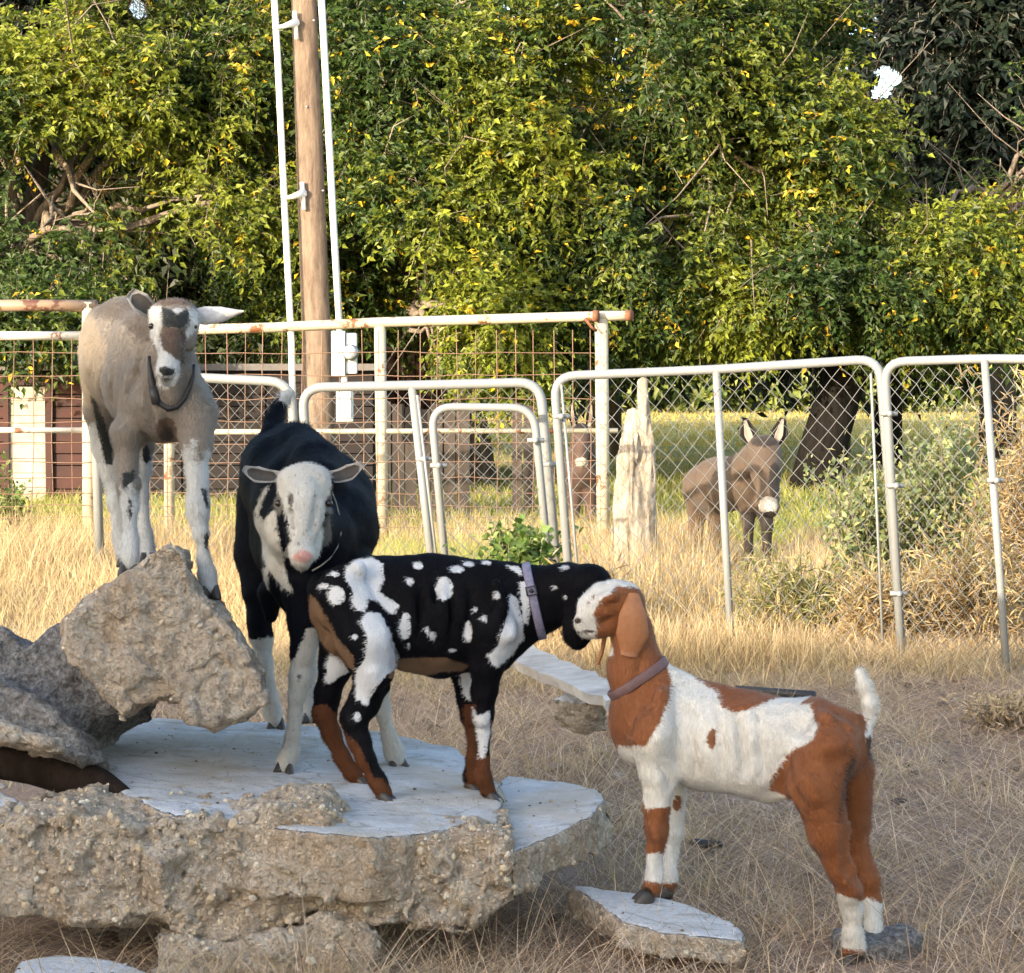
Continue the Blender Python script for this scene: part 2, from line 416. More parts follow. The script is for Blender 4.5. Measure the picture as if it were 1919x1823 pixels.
M['oldwood'] = bark_mat('weathered_post_wood', (.14, .105, .08), (.58, .49, .38), 26)
M['darkgap'] = bark_mat('gap_shade_colour', (.008, .005, .004), (.03, .019, .014), 26)  # near-black colour for the tube that stands in for the gap's shadow

# ---------------------------------------------------------------- ground
def build_ground():
    ys = np.concatenate([np.arange(-30, 3, 1.5), np.arange(3, 12, .07), np.arange(12, 24, .2), np.arange(24, 80, 1.2), np.array([90, 120, 200, 400, 900, 1800])])
    xs = np.concatenate([[-900, -300, -100, -60], np.arange(-40, -6, 1.5), np.arange(-6, -2.6, .25), np.arange(-2.6, 2.6, .07), np.arange(2.6, 6, .25), np.arange(6, 40, 1.5), [60, 100, 300, 900]])
    X, Yg = np.meshgrid(xs, ys, indexing='ij'); Z = gz(X, Yg)
    A = np.stack([X, Yg, 0 * X], -1); Z = Z + (fbm(A, 8, 31, 3) - .5) * .06 * (np.abs(X) < 2.6) * (Yg > 3) * (Yg < 12)
    w_ = np.exp(-(((X - .80) / .22) ** 2 + ((Yg - 5.0) / .25) ** 2)); Z = Z * (1 - w_) - .012 * w_
    V = np.stack([X, Yg, Z], -1).reshape(-1, 3); n, m = X.shape
    i = np.arange(n - 1)[:, None] * m; j = np.arange(m - 1)[None]
    Q = np.stack([i + j, i + m + j, i + m + j + 1, i + j + 1], -1).reshape(-1, 4)
    kind(mesh_np('ground', V, Q, ground_mat(), smooth=True), 'structure')
build_ground()

# ---------------------------------------------------------------- rubble: broken concrete
def volume_box(pts, pad, h): 
    pts = np.asarray(pts); return Vol(pts.min(0) - pad, pts.max(0) + pad, h)
def chunk(name, label, corners, n, thick, h=.009, amp=.03, top_smooth=True, rnd=.012, seed=1, pit=0., cat='concrete slab', pebbles=0, nf=9, topamp=.15, bite=None, group=None, fract=.016):
    """slab whose finished face is the planar polygon `corners` with outward normal n, broken thickness below it"""
    C = np.asarray(corners, float); n = np.asarray(n, float); n /= np.linalg.norm(n)
    o = C.mean(0); e1 = np.cross(n, [0, 0, 1.]) if abs(n[2]) < .9 else np.cross(n, [0, 1., 0]); e1 /= np.linalg.norm(e1); e2 = np.cross(n, e1)
    poly = np.stack([(C - o) @ e1, (C - o) @ e2], -1)
    vol = volume_box(np.vstack([C, C - n * thick]), amp * 1.3 + .03, h); A = vol.pts()
    rel = A - o; U = rel @ e1; W = rel @ e2; Hh = rel @ n
    noise = (fbm(A, nf, seed, 4) - .5) * 2
    crag = np.abs(fbm(A, nf * 2.3, seed + 40, 3) - .5) * 2 + (np.abs(fbm(A, nf * 6, seed + 50, 2) - .5) - .2) * .8
    d2 = poly_sd(U.ravel(), W.ravel(), poly).reshape(U.shape)
    ds = d2 + noise * amp * .8 - crag * amp * .7 + amp * .15
    db = -(Hh + thick) + noise * amp * .8
    dt = Hh + (noise * amp * topamp if top_smooth else noise * amp * .8 + crag * amp * .9)
    d = np.maximum(np.maximum(ds, db), dt) 
    q = np.maximum(np.stack([ds + rnd, dt + rnd]), 0); rr = np.sqrt((q ** 2).sum(0)) + np.minimum(np.maximum(ds + rnd, dt + rnd), 0) - rnd
    d = np.maximum(d, rr)
    if bite is not None:
        for (c, r) in bite: d = np.maximum(d, -(np.linalg.norm((A - np.asarray(c)) , axis=-1) - r + noise * .02))
    bnd = (np.abs(d) < .045) & ((Hh < -.022) if top_smooth else True); Ab = A[bnd]; Wp = Ab + (np.stack([fbm(Ab, 14, seed + z, 2) for z in (1, 2, 3)], -1) - .5) * .05
    f1, f2, cid = worley(Wp, 13, seed); g1, g2, gd = worley(Wp, 34, seed + 9)
    d[bnd] += (cid - .5) * fract * 1.1 - np.clip(f2 - f1, 0, .25) * fract * .5 + (gd - .5) * fract * .45 - np.clip(g2 - g1, 0, .3) * fract * .35
    vol.D = d.astype(np.float32)
    V, Q = vol.mesh(0); N = vnormals(V, Q)
    relv = (V - o) @ n
    top = np.clip(1 - np.abs(relv) / .03, 0, 1) * np.clip((N @ n - .6) * 4, 0, 1) if top_smooth else np.zeros(len(V))
    lo = V.min(0); base = np.array([o[0], o[1], lo[2]])
    t = thing(name, label, cat, base, group)
    mesh_np('concrete', V, Q, M['concrete'], t, True, attrs={'top': top, 'pit': np.full(len(V), pit)})
    if top_smooth:
        k = np.nonzero((top > .7))[0]; k = rng.choice(k, min(int(len(k) * .014) + 4, 170), replace=False); ico = MBico; sz = np.minimum(rng.gamma(1.2, .0011, len(k)) + .0007, .009)
        rot, _ = np.linalg.qr(rng.normal(size=(len(k), 3, 3))); W_ = np.einsum('nij,vj->nvi', rot, ico[0]) * (sz[:, None, None] * np.array([1.3, 1., .7])) + (V[k] + N[k] * sz[:, None] * .4)[:, None]
        cc = np.array([(.35, .30, .24), (.12, .09, .07), (.5, .45, .38), (.24, .2, .16)])[rng.integers(0, 4, len(k))]
        kind(mesh_np('grit', W_.reshape(-1, 3), (ico[1][None] + (np.arange(len(k)) * 12)[:, None, None]).reshape(-1, 3), M['stone'], t, False, cols=np.repeat(cc, 12, 0)), 'stuff')
    if pebbles:      # stones showing in the broken faces
        k = np.nonzero((top < .1) & (N[:, 1] < .3) & (N[:, 2] > -.6))[0]; k = rng.choice(k, min(pebbles, len(k)), replace=False)
        ico = MBico; nv = len(ico[0]); sz = np.minimum(rng.gamma(2., .0018, len(k)) + .002, .017)
        rot = rng.normal(size=(len(k), 3, 3)); rot, _ = np.linalg.qr(rot)
        sc = sz[:, None] * rng.uniform(.6, 1.2, (len(k), 3))
        W_ = np.einsum('nij,vj->nvi', rot * sc[:, None, :], ico[0]) + (V[k] - N[k] * sz[:, None] * .25)[:, None]
        cc = np.array([(.52, .42, .30), (.58, .49, .36), (.42, .32, .22), (.56, .44, .29), (.64, .57, .46), (.48, .42, .33)])[rng.integers(0, 6, len(k))] * rng.uniform(.75, 1.1, (len(k), 1))
        Fi = (ico[1][None] + (np.arange(len(k)) * nv)[:, None, None]).reshape(-1, 3)
        kind(mesh_np('pebbles', W_.reshape(-1, 3), Fi, M['stone'], t, False, cols=np.repeat(cc, nv, 0)), 'stuff')
    return t
def ico_np():
    g = (1 + 5 ** .5) / 2
    V = np.array([(-1, g, 0), (1, g, 0), (-1, -g, 0), (1, -g, 0), (0, -1, g), (0, 1, g), (0, -1, -g), (0, 1, -g), (g, 0, -1), (g, 0, 1), (-g, 0, -1), (-g, 0, 1)], float); V /= np.linalg.norm(V[0])
    T = np.array([(0, 11, 5), (0, 5, 1), (0, 1, 7), (0, 7, 10), (0, 10, 11), (1, 5, 9), (5, 11, 4), (11, 10, 2), (10, 7, 6), (7, 1, 8), (3, 9, 4), (3, 4, 2), (3, 2, 6), (3, 6, 8), (3, 8, 9), (4, 9, 5), (2, 4, 11), (6, 2, 10), (8, 6, 7), (9, 8, 1)])
    return V, T
MBico = ico_np()
def stone_mat():
    t = NT('aggregate_stone'); c = t.attr('Col', False); b = t.noise(120, 4, .7)
    return t.done(t.mix(t.ramp(b, .3, .7, 0, .5), c, t.mix(1., c, (.6, .57, .52), 'MULTIPLY')), .85, t.bump(b, .003, .8), 0, .25)
M['stone'] = stone_mat()

SLN = np.array([.06, 0, 1.]); SLP = np.array([0, 5.3, .32])      # the main slab's walking surface, rising a little to the left
def slab_pts(L, p0, n): return [on_plane(u, v, p0, n) for u, v in L]
chunk('concrete_slab', 'long pale smooth-topped concrete slab on which the black and the spotted goat stand',
      slab_pts([(150, 1425), (165, 1365), (215, 1338), (330, 1345), (430, 1352), (520, 1350), (610, 1362), (720, 1372), (860, 1398), (905, 1430), (938, 1470), (945, 1530), (955, 1562), (850, 1552), (700, 1568), (600, 1560), (450, 1540), (300, 1520), (220, 1480)], SLP, SLN),
      SLN, .15, seed=3, amp=.024, topamp=.22, pebbles=120, rnd=.02)
chunk('concrete_block', 'big crumbly broken concrete face full of pebbles along the bottom left foreground',
      [P(u, v, 4.80) for u, v in [(-160, 1570), (-60, 1545), (60, 1535), (130, 1522), (230, 1542), (320, 1540), (440, 1525), (530, 1510), (600, 1506), (632, 1540), (640, 1572), (720, 1570), (850, 1560), (950, 1566), (962, 1620), (955, 1690), (900, 1735), (820, 1745), (740, 1730), (640, 1720), (560, 1745), (420, 1760), (260, 1740), (100, 1725), (-160, 1700)]],
      (0, -1, .04), .30, h=.007, amp=.036, top_smooth=False, seed=8, pebbles=1300, nf=11)
chunk('concrete_block', 'low sandy lump of broken concrete half buried under the big crumbly block',
      [P(u, v, 4.74) for u, v in [(280, 1752), (420, 1768), (560, 1745), (600, 1715), (690, 1740), (705, 1800), (690, 1870), (290, 1870)]],
      (0, -1, .1), .25, h=.009, amp=.03, top_smooth=False, seed=18, pebbles=180)
LN = np.array([.0, -.28, 1.])
chunk('concrete_block', 'sandy crumbled lip where the long smooth slab breaks off towards the left foreground',
      slab_pts([(140, 1490), (190, 1488), (270, 1500), (360, 1512), (450, 1508), (540, 1500), (610, 1508), (622, 1522), (600, 1535), (450, 1545), (300, 1610), (200, 1560)], (-.45, 5.05, .375), LN), LN, .12, h=.008, amp=.018, top_smooth=False, seed=12, pebbles=180)
NZ = np.array([-.05, 0, 1.])
chunk('concrete_slab', 'thin pale slab corner with a dark hole, jutting out to the right of the long slab',
      slab_pts([(930, 1470), (945, 1452), (1060, 1462), (1120, 1478), (1138, 1498), (1110, 1528), (1040, 1562), (960, 1598), (925, 1560), (900, 1500)], (0, 5.3, .285), NZ), NZ, .10, seed=5, amp=.015, topamp=.1, pebbles=60)
chunk('boulder', 'tall tilted block of rough tan concrete with a peaked top under the grey goat',
      [P(u, v, 5.12) for u, v in [(316, 1028), (338, 1042), (362, 1100), (392, 1136), (412, 1140), (440, 1190), (492, 1272), (500, 1322), (462, 1352), (395, 1366), (350, 1350), (340, 1316), (300, 1318), (232, 1346), (196, 1318), (150, 1250), (124, 1200), (124, 1166), (156, 1132), (240, 1070)]],
      (.14, -1, .095), .85, h=.0075, amp=.026, top_smooth=False, seed=21, cat='boulder', pebbles=120, nf=9, rnd=.006)
chunk('concrete_slab', 'grey pitted slab leaning behind the tall tilted block',
      [P(u, v, 5.42) for u, v in [(-120, 1130), (0, 1180), (45, 1206), (90, 1165), (150, 1130), (255, 1078), (300, 1200), (240, 1330), (195, 1348), (160, 1385), (150, 1430), (60, 1375), (-120, 1290)]],
      (-.05, -1, .25), .3, h=.010, amp=.016, top_smooth=False, seed=31, pit=.9)
chunk('concrete_slab', 'grey pitted slab sloping down to the right, lowest of the grey slabs on the left',
      [P(u, v, 5.12) for u, v in [(-120, 1215), (0, 1268), (70, 1310), (150, 1370), (170, 1420), (150, 1440), (90, 1415), (0, 1375), (-120, 1340)]],
      (0, -1, .3), .25, h=.009, amp=.014, top_smooth=False, seed=35, pit=.75)
chunk('concrete_slab', 'thin cream coloured slab edge poking in at the left over the dark gap',
      [P(u, v, 4.98) for u, v in [(-120, 1325), (0, 1352), (70, 1372), (104, 1384), (108, 1402), (80, 1404), (0, 1386), (-120, 1360)]],
      (0, -1, .3), .22, h=.008, amp=.008, top_smooth=False, seed=41)
chunk('concrete_slab', 'small smooth blue-grey slab lying in the dark gap at the left edge',
      slab_pts([(-120, 1470), (0, 1478), (50, 1500), (92, 1532), (60, 1560), (-120, 1580)], (0, 5, .36), (0, -.35, 1)), (0, -.35, 1), .06, seed=45, amp=.008, topamp=.1)
chunk('concrete_slab', 'pale flat slab corner on the ground at the bottom left corner',
      slab_pts([(10, 1835), (35, 1800), (110, 1786), (200, 1796), (262, 1812), (330, 1850), (100, 1880)], (0, 4.6, .07), (0, 0, 1)), (0, 0, 1), .09, seed=47, amp=.012, topamp=.1)
TN = np.array([.10, -.02, 1.])
chunk('concrete_slab', 'flat grey slab stepping stone under the front hooves of the brown and white goat',
      slab_pts([(1066, 1656), (1110, 1658), (1200, 1674), (1300, 1694), (1382, 1728), (1404, 1748), (1398, 1762), (1240, 1745), (1160, 1722), (1120, 1690)], (0.33, 5.08, .118), TN), TN, .06, seed=51, amp=.012, topamp=.35, pebbles=20, rnd=.015)
chunk('rock', 'pale grey lump of rock between the hind hooves of the brown and white goat',
      slab_pts([(1562, 1742), (1590, 1732), (1650, 1742), (1700, 1738), (1726, 1750), (1700, 1764), (1640, 1766), (1580, 1762)], (0, 5.3, .035), (0, 0, 1)), (0, 0, 1), .07, h=.007, seed=61, amp=.012, top_smooth=False, pit=.9, cat='rock')
# dark tube added in the gap to stand in for its shadow
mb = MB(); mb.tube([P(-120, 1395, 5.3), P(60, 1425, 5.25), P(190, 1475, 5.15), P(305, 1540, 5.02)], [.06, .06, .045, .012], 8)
tag(mb.build('gap_shade', M['darkgap']), 'dark filler standing in for the shadow in the gap between the left slabs', 'gap_shade')
# weathered board and chunk behind the spotted goat
def plank(label, a, b, w, th, m, nrm=(0, -.4, 1), cat='plank', name='plank'):
    a = np.asarray(a); b = np.asarray(b); L = np.linalg.norm(b - a); e = (b - a) / L; n = np.asarray(nrm, float); s = np.cross(n, e); s /= np.linalg.norm(s); n = np.cross(e, s)
    V = []; K = 14
    for i in range(K + 1):
        p = a + e * L * i / K; jw = w * (1 + .12 * math.sin(i * 2.3) + .1 * random.random()); j = (random.random() - .5) * w * .12
        for (p1, p2) in ((-1, -1), (1, -1), (1, 1), (-1, 1)): V.append(p + s * (jw / 2 * p1 + j) + n * th / 2 * p2)
    Q = [(0, 1, 2, 3), (K * 4 + 3, K * 4 + 2, K * 4 + 1, K * 4)]
    for i in range(K):
        for j in range(4): Q.append((i * 4 + j, i * 4 + 4 + j, i * 4 + 4 + (j + 1) % 4, i * 4 + (j + 1) % 4))
    return tag(mesh_np(name, V, np.array(Q), m), label, cat)
M['greyboard'] = plain('grey_weathered_board', (.58, .53, .47), .85, 0, .45, 14, .004, (.26, .22, .19), aniso=(.4, 1, 1))
plank('pale weathered board slanting down to the right behind the nose-touching goats', P(955, 1222, 7.4), P(1165, 1312, 6.9), .11, .035, M['greyboard'])
chunk('rock', 'pale wedge of broken concrete propping the weathered board', slab_pts([(1035, 1310), (1065, 1282), (1105, 1290), (1130, 1312), (1090, 1322)], (0, 6.9, .16), (-.2, -.5, 1)), (-.2, -.5, 1), .12, seed=71, amp=.03, topamp=.6, cat='rock', h=.007)
mb = MB(); mb.tube([P(1380, 1292, 8.9), P(1460, 1298, 8.8), P(1526, 1303, 8.7)], .018, 8); tag(mb.build('pipe', M['dark']), 'dark pipe lying on the ground behind the brown and white goat', 'pipe')
mb = MB(); mb.tube([P(1400, 1752, 5.3), P(1440, 1757, 5.28), P(1505, 1760, 5.25)], [.02, .018, .008], 8); tag(mb.build('stick', M['rust']), 'short brown stick lying right of the stepping slab', 'stick')
mb = MB(); mb.tube([P(1296, 1578, 6.05), P(1320, 1582, 6.03), P(1352, 1583, 6.0)], [.012, .014, .01], 6); tag(mb.build('stick', M['dark']), 'small dark scrap on the straw behind the white front legs', 'stick')

# ---------------------------------------------------------------- animals
class Animal:
    def __init__(s, Y0, box, h=.0055):
        s.Y0 = Y0; (u0, v0, d0), (u1, v1, d1) = box
        c = [P(u, v, Y0 + d) for u in (u0, u1) for v in (v0, v1) for d in (d0, d1)]
        s.vol = Vol(np.min(c, 0), np.max(c, 0), h); s.masks = {}; s.irr = 1.
    def p(s, u, v, d): return P(u, v, s.Y0 + d)
    def c(s, pts, k=.02, sy=1.0, op=1):
        """pts: (u, v, depth offset, radius in photo px)"""
        for a, b in zip(pts[:-1], pts[1:]):
            s.vol.cone(s.p(*a[:3]), s.p(*b[:3]), a[3] * px(s.Y0 + a[2]), b[3] * px(s.Y0 + b[2]), k, sy, op)
    def e(s, u, v, d, ru, rd, rv, k=.02, op=1):
        q = px(s.Y0 + d); s.vol.ell(s.p(u, v, d), (ru * q, rd * q, rv * q), k, op)
    def surf(s, u, v):
        Ys = np.arange(s.Y0 - .9, s.Y0 + 1.0, .003); a0 = P(u, v, 1.); o = np.array([0, 0, CH]); pts = o + (a0 - o)[None] * Ys[:, None]
        i = np.round((pts - s.vol.lo) / s.vol.h).astype(int); ok = ((i >= 0) & (i < s.vol.n)).all(1); i = np.clip(i, 0, s.vol.n - 1)
        k = np.nonzero(ok & (s.vol.D[i[:, 0], i[:, 1], i[:, 2]] < 0))[0]
        return (Ys[k[0]] - s.Y0) if len(k) else None
    def sculpt(s, pts, k=.02, op=-1, inset=.45):
        """groove (op -1) or ridge (op 1) along the visible surface: pts (u, v, radius px)"""
        q = [(u, v, s.surf(u, v), r) for u, v, r in pts]; q = [a for a in q if a[2] is not None]
        q = [(u, v, d - op * 0 + (-1 if op == -1 else 1) * r * px(s.Y0) * inset, r) for u, v, d, r in q]
        if len(q) > 1: s.c(q, k, 1, op)
        elif q: s.e(q[0][0], q[0][1], q[0][2], q[0][3], q[0][3] * .6, q[0][3], k, op)
    def strap(s, path, r, m, name='collar', flat=.5):
        pts = []
        for (u, v) in path:
            h = s.bvh.ray_cast(Vector((0, 0, CH)), (Vector(P(u, v, s.Y0)) - Vector((0, 0, CH))).normalized(), 30)
            if h[0] is not None: pts.append(np.array(h[0]) + np.array(h[1]) * .003)
        pts = np.array(pts)
        for _ in range(1): pts[1:-1] = (pts[:-2] + pts[1:-1] * 2 + pts[2:]) / 4
        mb = MB(); mb.tube(pts, r, 8); return mb.build(name, m, s.t)
    def paint(s, name, polys, soft=14.):
        s.masks[name] = (polys, soft)
    def build(s, name, label, cat, mat_, base, hair_n=0, hair_len=.014, flow=(0, .3, -1), sm=2, long=()):
        nb_ = np.abs(s.vol.D) < .03; Ap = s.vol.lo + np.argwhere(nb_) * s.vol.h
        s.vol.D[nb_] += ((fbm(Ap, 11, 77, 2) - .5) * .014 + (fbm(Ap, 42, 78, 2) - .5) * .005).astype(np.float32) * s.irr
        V, Q = s.vol.mesh(sm); N = vnormals(V, Q)
        u, v = proj(V); d = V[:, 1] - s.Y0
        at = {}
        for k, (polys, soft) in s.masks.items():
            a = np.full(len(V), -1.)
            for pl in polys:
                dm = None
                if isinstance(pl, dict): dm = pl['d']; pl = pl['p']
                sd = -poly_sd(u, v, pl) / soft
                if dm is not None: sd = np.where((d >= dm[0]) & (d <= dm[1]), sd, -1)
                a = np.maximum(a, sd)
            at[k] = np.clip(a, -1, 1)
        s.t = thing(name, label, cat, base)
        s.body = mesh_np('body', V, Q, mat_, s.t, True, attrs=at)
        s.bvh = BVHTree.FromPolygons([tuple(x) for x in V], [tuple(int(i) for i in q) for q in Q])
        if hair_n:
            fi = rng.integers(0, len(Q), hair_n); w = rng.dirichlet((1, 1, 1, 1), hair_n)
            b = (V[Q[fi]] * w[:, :, None]).sum(1); n = N[Q[fi, 0]]
            fl = np.asarray(flow, float)[None] + rng.normal(0, .25, (hair_n, 3)); fl -= n * (fl * n).sum(1)[:, None]; fl /= np.linalg.norm(fl, axis=1)[:, None] + 1e-9
            ln = hair_len * rng.uniform(.5, 1.3, (hair_n, 1)); hu, hv = proj(b)
            for pl, mul, dd in long: ins = (poly_sd(hu, hv, pl) < 0) & (b[:, 1] - s.Y0 > dd); ln[ins] *= mul
            tip = b + (fl * .93 + n * .30) * ln
            sd = np.cross(fl, n) * .0008
            HV = np.stack([b - sd - n * .001, b + sd - n * .001, tip], 1).reshape(-1, 3)
            HA = {k: np.repeat(a[Q[fi, 0]], 3) for k, a in at.items()}
            kind(mesh_np('coat_hair', HV, np.arange(hair_n * 3).reshape(-1, 3), mat_, s.t, True, attrs=HA, normals=np.repeat(n, 3, 0)), 'stuff')
        return s.t
    def eye(s, u, v, d, r=5.5):
        mb = MB(); q = px(s.Y0); mb.ball(s.p(u, v, d), (r * q, r * q, r * q * .85), 14, 10); return mb.build('eye', M['eye'], s.t)
    def hoof(s, u, v, d, face=(-1, 0), size=1., splay=.25):
        """u, v at the sole; face = heading in the ground plane"""
        c = s.p(u, v, d); f = np.array([face[0], face[1], 0.]); f /= np.linalg.norm(f); l = np.array([-f[1], f[0], 0])
        mb = MB()
        for sgn in (-1, 1):
            ff = f + l * sgn * splay; ff /= np.linalg.norm(ff); ll = np.array([-ff[1], ff[0], 0])
            rings = []
            for (z, fo, le, wi) in ((-.002, .004, .026, .0115), (.008, .002, .0255, .012), (.020, -.003, .019, .0105), (.032, -.009, .013, .009)):
                ang = np.arange(12) / 12 * 2 * math.pi
                rings.append(c + l * sgn * .0115 * size + np.array([0, 0, z * size]) + (ff * (fo + 0 * ang)[:, None] + ff * (np.cos(ang) * le)[:, None] + ll * (np.sin(ang) * wi)[:, None]) * size)
            Vr = np.vstack(rings); Q = [(i * 12 + j, i * 12 + (j + 1) % 12, i * 12 + 12 + (j + 1) % 12, i * 12 + 12 + j) for i in range(3) for j in range(12)]
            T = [(0, j + 1, j) for j in range(1, 11)] + [(36, 36 + j, 37 + j) for j in range(1, 11)]
            mb.add(Vr, Q, T)
            mb.ball(c - f * .020 * size + l * sgn * .010 + np.array([0, 0, .042 * size]), .0055, 8, 6)
        return mb.build('hoof', M['hoof'], s.t)
    def ear(s, pts, widths, nrm, mats, cup=.35, th=.0035, name='ear'):
        """pts: centre line [(u,v,d)...]; widths in px; nrm: facing direction of the inner side"""
        Cn = np.array([s.p(*a) for a in pts]); m = 13; tt = np.linspace(0, 1, m); src = np.linspace(0, 1, len(pts))
        Cc = np.stack([np.interp(tt, src, Cn[:, i]) for i in range(3)], -1); 
        for _ in range(2): Cc[1:-1] = (Cc[:-2] + 2 * Cc[1:-1] + Cc[2:]) / 4
        W = np.interp(tt, src, widths) * px(s.Y0)
        t = np.gradient(Cc, axis=0); t /= np.linalg.norm(t, axis=1)[:, None]; n = np.asarray(nrm, float)[None] * np.ones((m, 1)); n -= t * (n * t).sum(1)[:, None]; n /= np.linalg.norm(n, axis=1)[:, None]; sdv = np.cross(t, n)
        K = 9; a = np.linspace(-1, 1, K)
        G = Cc[:, None] + sdv[:, None] * (a[None, :, None] * W[:, None, None] / 2) + n[:, None] * ((a ** 2)[None, :, None] - .4) * cup * W[:, None, None]
        edge = (1 - a ** 4)[None, :, None] * .9 + .1
        I = (G + n[:, None] * th * edge).reshape(-1, 3); O = (G - n[:, None] * th * edge).reshape(-1, 3)
        i = np.arange(m - 1)[:, None] * K; j = np.arange(K - 1)[None]; q = np.stack([i + j, i + j + 1, i + K + j + 1, i + K + j], -1).reshape(-1, 4)
        nn = m * K; Q = [q, q[:, ::-1] + nn]
        for i_ in range(m - 1):
            Q.append(np.array([(i_ * K, (i_ + 1) * K, nn + (i_ + 1) * K, nn + i_ * K), ((i_ + 1) * K - 1, nn + (i_ + 1) * K - 1, nn + (i_ + 2) * K - 1, (i_ + 2) * K - 1)]))
        Q.append(np.array([((m - 1) * K + jj, nn + (m - 1) * K + jj, nn + (m - 1) * K + jj + 1, (m - 1) * K + jj + 1) for jj in range(K - 1)]))
        Q = np.vstack(Q); fm = np.zeros(len(Q), int); fm[:len(q)] = 1
        eo = mesh_np(name, np.vstack([I, O]), Q, mats[:2], s.t, True, fmat=fm)
        if len(mats) > 2:
            GL = (Cc[:, None] + sdv[:, None] * (a[None, :, None] * W[:, None, None] / 2 * .68) + n[:, None] * (((a * .68) ** 2)[None, :, None] - .4) * cup * W[:, None, None] + n[:, None] * (th + .0015))[2:-1]
            GL[0, :] = GL[0, K // 2]; GL[-1, :] = GL[-1, K // 2]; mm = len(GL); GB = GL - n[2:-1][:, None] * .002; nn = mm * K; VV = np.vstack([GL.reshape(-1, 3), GB.reshape(-1, 3)])
            i = np.arange(mm - 1)[:, None] * K; qq = np.stack([i + j, i + j + 1, i + K + j + 1, i + K + j], -1).reshape(-1, 4)
            lo_ = mesh_np('ear_lining', VV, np.vstack([qq, qq[:, ::-1] + nn]), mats[2], s.t, True); lo_.parent = eo
        return eo
    def collar(s, u, v, d, axis, width, mat_, R0=.2, name='collar', off=.004, tagm=None):
        c = s.p(u, v, d); ax = np.asarray(axis, float); ax /= np.linalg.norm(ax)
        e1 = np.cross(ax, [0, 1., 0]); e1 /= np.linalg.norm(e1); e2 = np.cross(ax, e1); n = 48; rad = []
        for i in range(n):
            a = i / n * 2 * math.pi; dr = e1 * math.cos(a) + e2 * math.sin(a)
            h = s.bvh.ray_cast(Vector(c), Vector(dr), R0)
            rad.append(h[3] if h[0] is not None else .06)
        rad = np.array(rad); rad = np.minimum(rad, np.median(rad) * 1.8)
        for _ in range(3): rad = (np.roll(rad, 1) + rad * 2 + np.roll(rad, -1)) / 4
        rad = rad + off; V = []
        for i in range(n):
            a = i / n * 2 * math.pi; dr = e1 * math.cos(a) + e2 * math.sin(a)
            for (w, r) in ((-.5, 0), (-.35, .003), (.35, .003), (.5, 0), (.4, -.004), (-.4, -.004)): V.append(c + dr * (rad[i] + r) + ax * w * width)
        Q = [(i * 6 + j, i * 6 + (j + 1) % 6, ((i + 1) % n) * 6 + (j + 1) % 6, ((i + 1) % n) * 6 + j) for i in range(n) for j in range(6)]
        co = mesh_np(name, V, np.array(Q), mat_, s.t, True)
        return co, c, e1, e2, rad
def child_of(o, t_parent):
    """make o (built under the same thing) a sub-part of t_parent"""
    o.parent = t_parent; return o

# ---- brown and white goat
red = Animal(5.03, ((1040, 1060, -.32), (1690, 1830, .36)))
a = red
a.c([(1228, 1345, .07, 86), (1325, 1384, .04, 92), (1415, 1398, 0, 95), (1500, 1396, -.03, 84), (1560, 1398, -.05, 68)], .03, 1.28)
a.c([(1186, 1345, .08, 44), (1200, 1390, .08, 40)], .03)
a.c([(1262, 1290, .06, 34), (1320, 1310, .05, 24), (1430, 1325, .0, 22)], .03, 1.3)          # withers and spine
a.c([(1528, 1338, -.03, 28), (1585, 1362, -.06, 24), (1612, 1375, -.06, 16)], .03)          # hip to tail head
a.c([(1222, 1318, .07, 66), (1192, 1262, .08, 50), (1186, 1180, .08, 38)], .03, 1.15)         # neck
a.c([(1168, 1128, .07, 40), (1140, 1135, .07, 36)], .02, 1.25)                                 # skull
a.c([(1150, 1128, .07, 36), (1116, 1140, .07, 27), (1094, 1168, .07, 19)], .016, 1.15)
a.c([(1150, 1165, .07, 26), (1112, 1178, .07, 19), (1093, 1186, .07, 11)], .012, 1.2)          # lower jaw
a.c([(1150, 1100, .07, 16), (1125, 1108, .07, 17), (1100, 1134, .07, 16)], .012, 1.2)         # convex nose line
a.c([(1128, 1122, .032, 7), (1146, 1116, .030, 8)], .008)                                        # brow
a.c([(1074, 1186, .03, 2.4), (1098, 1184, .015, 2.2), (1112, 1180, .01, 2)], .003, 1, -1)     # mouth line
a.c([(1078, 1165, .035, 3.0), (1084, 1160, .03, 2.4)], .003, 1, -1)
# legs
a.c([(1228, 1378, .0, 54), (1236, 1440, .0, 38), (1231, 1510, .0, 23), (1229, 1556, 0, 21), (1227, 1590, 0, 15), (1225, 1640, 0, 13.5), (1221, 1658, 0, 15), (1211, 1680, .01, 14)], .015)
a.c([(1262, 1420, .14, 38), (1263, 1520, .14, 19), (1260, 1562, .13, 18), (1257, 1595, .13, 13), (1255, 1640, .12, 12.5), (1252, 1652, .12, 15), (1245, 1668, .12, 13)], .012)
a.c([(1548, 1405, -.11, 62), (1528, 1468, -.13, 50), (1552, 1560, -.13, 36), (1574, 1630, -.12, 25), (1590, 1668, -.10, 23), (1596, 1700, -.08, 17), (1598, 1750, -.07, 15), (1600, 1775, -.06, 18), (1594, 1795, -.06, 16)], .02)
a.c([(1586, 1440, .03, 50), (1596, 1540, .05, 32), (1612, 1610, .05, 22), (1630, 1650, .04, 20), (1634, 1690, .04, 15), (1637, 1740, .03, 14), (1640, 1762, .03, 16), (1632, 1782, .02, 15)], .015)
a.c([(1475, 1482, -.07, 16), (1440, 1492, -.02, 14)], .03)       # flank fold
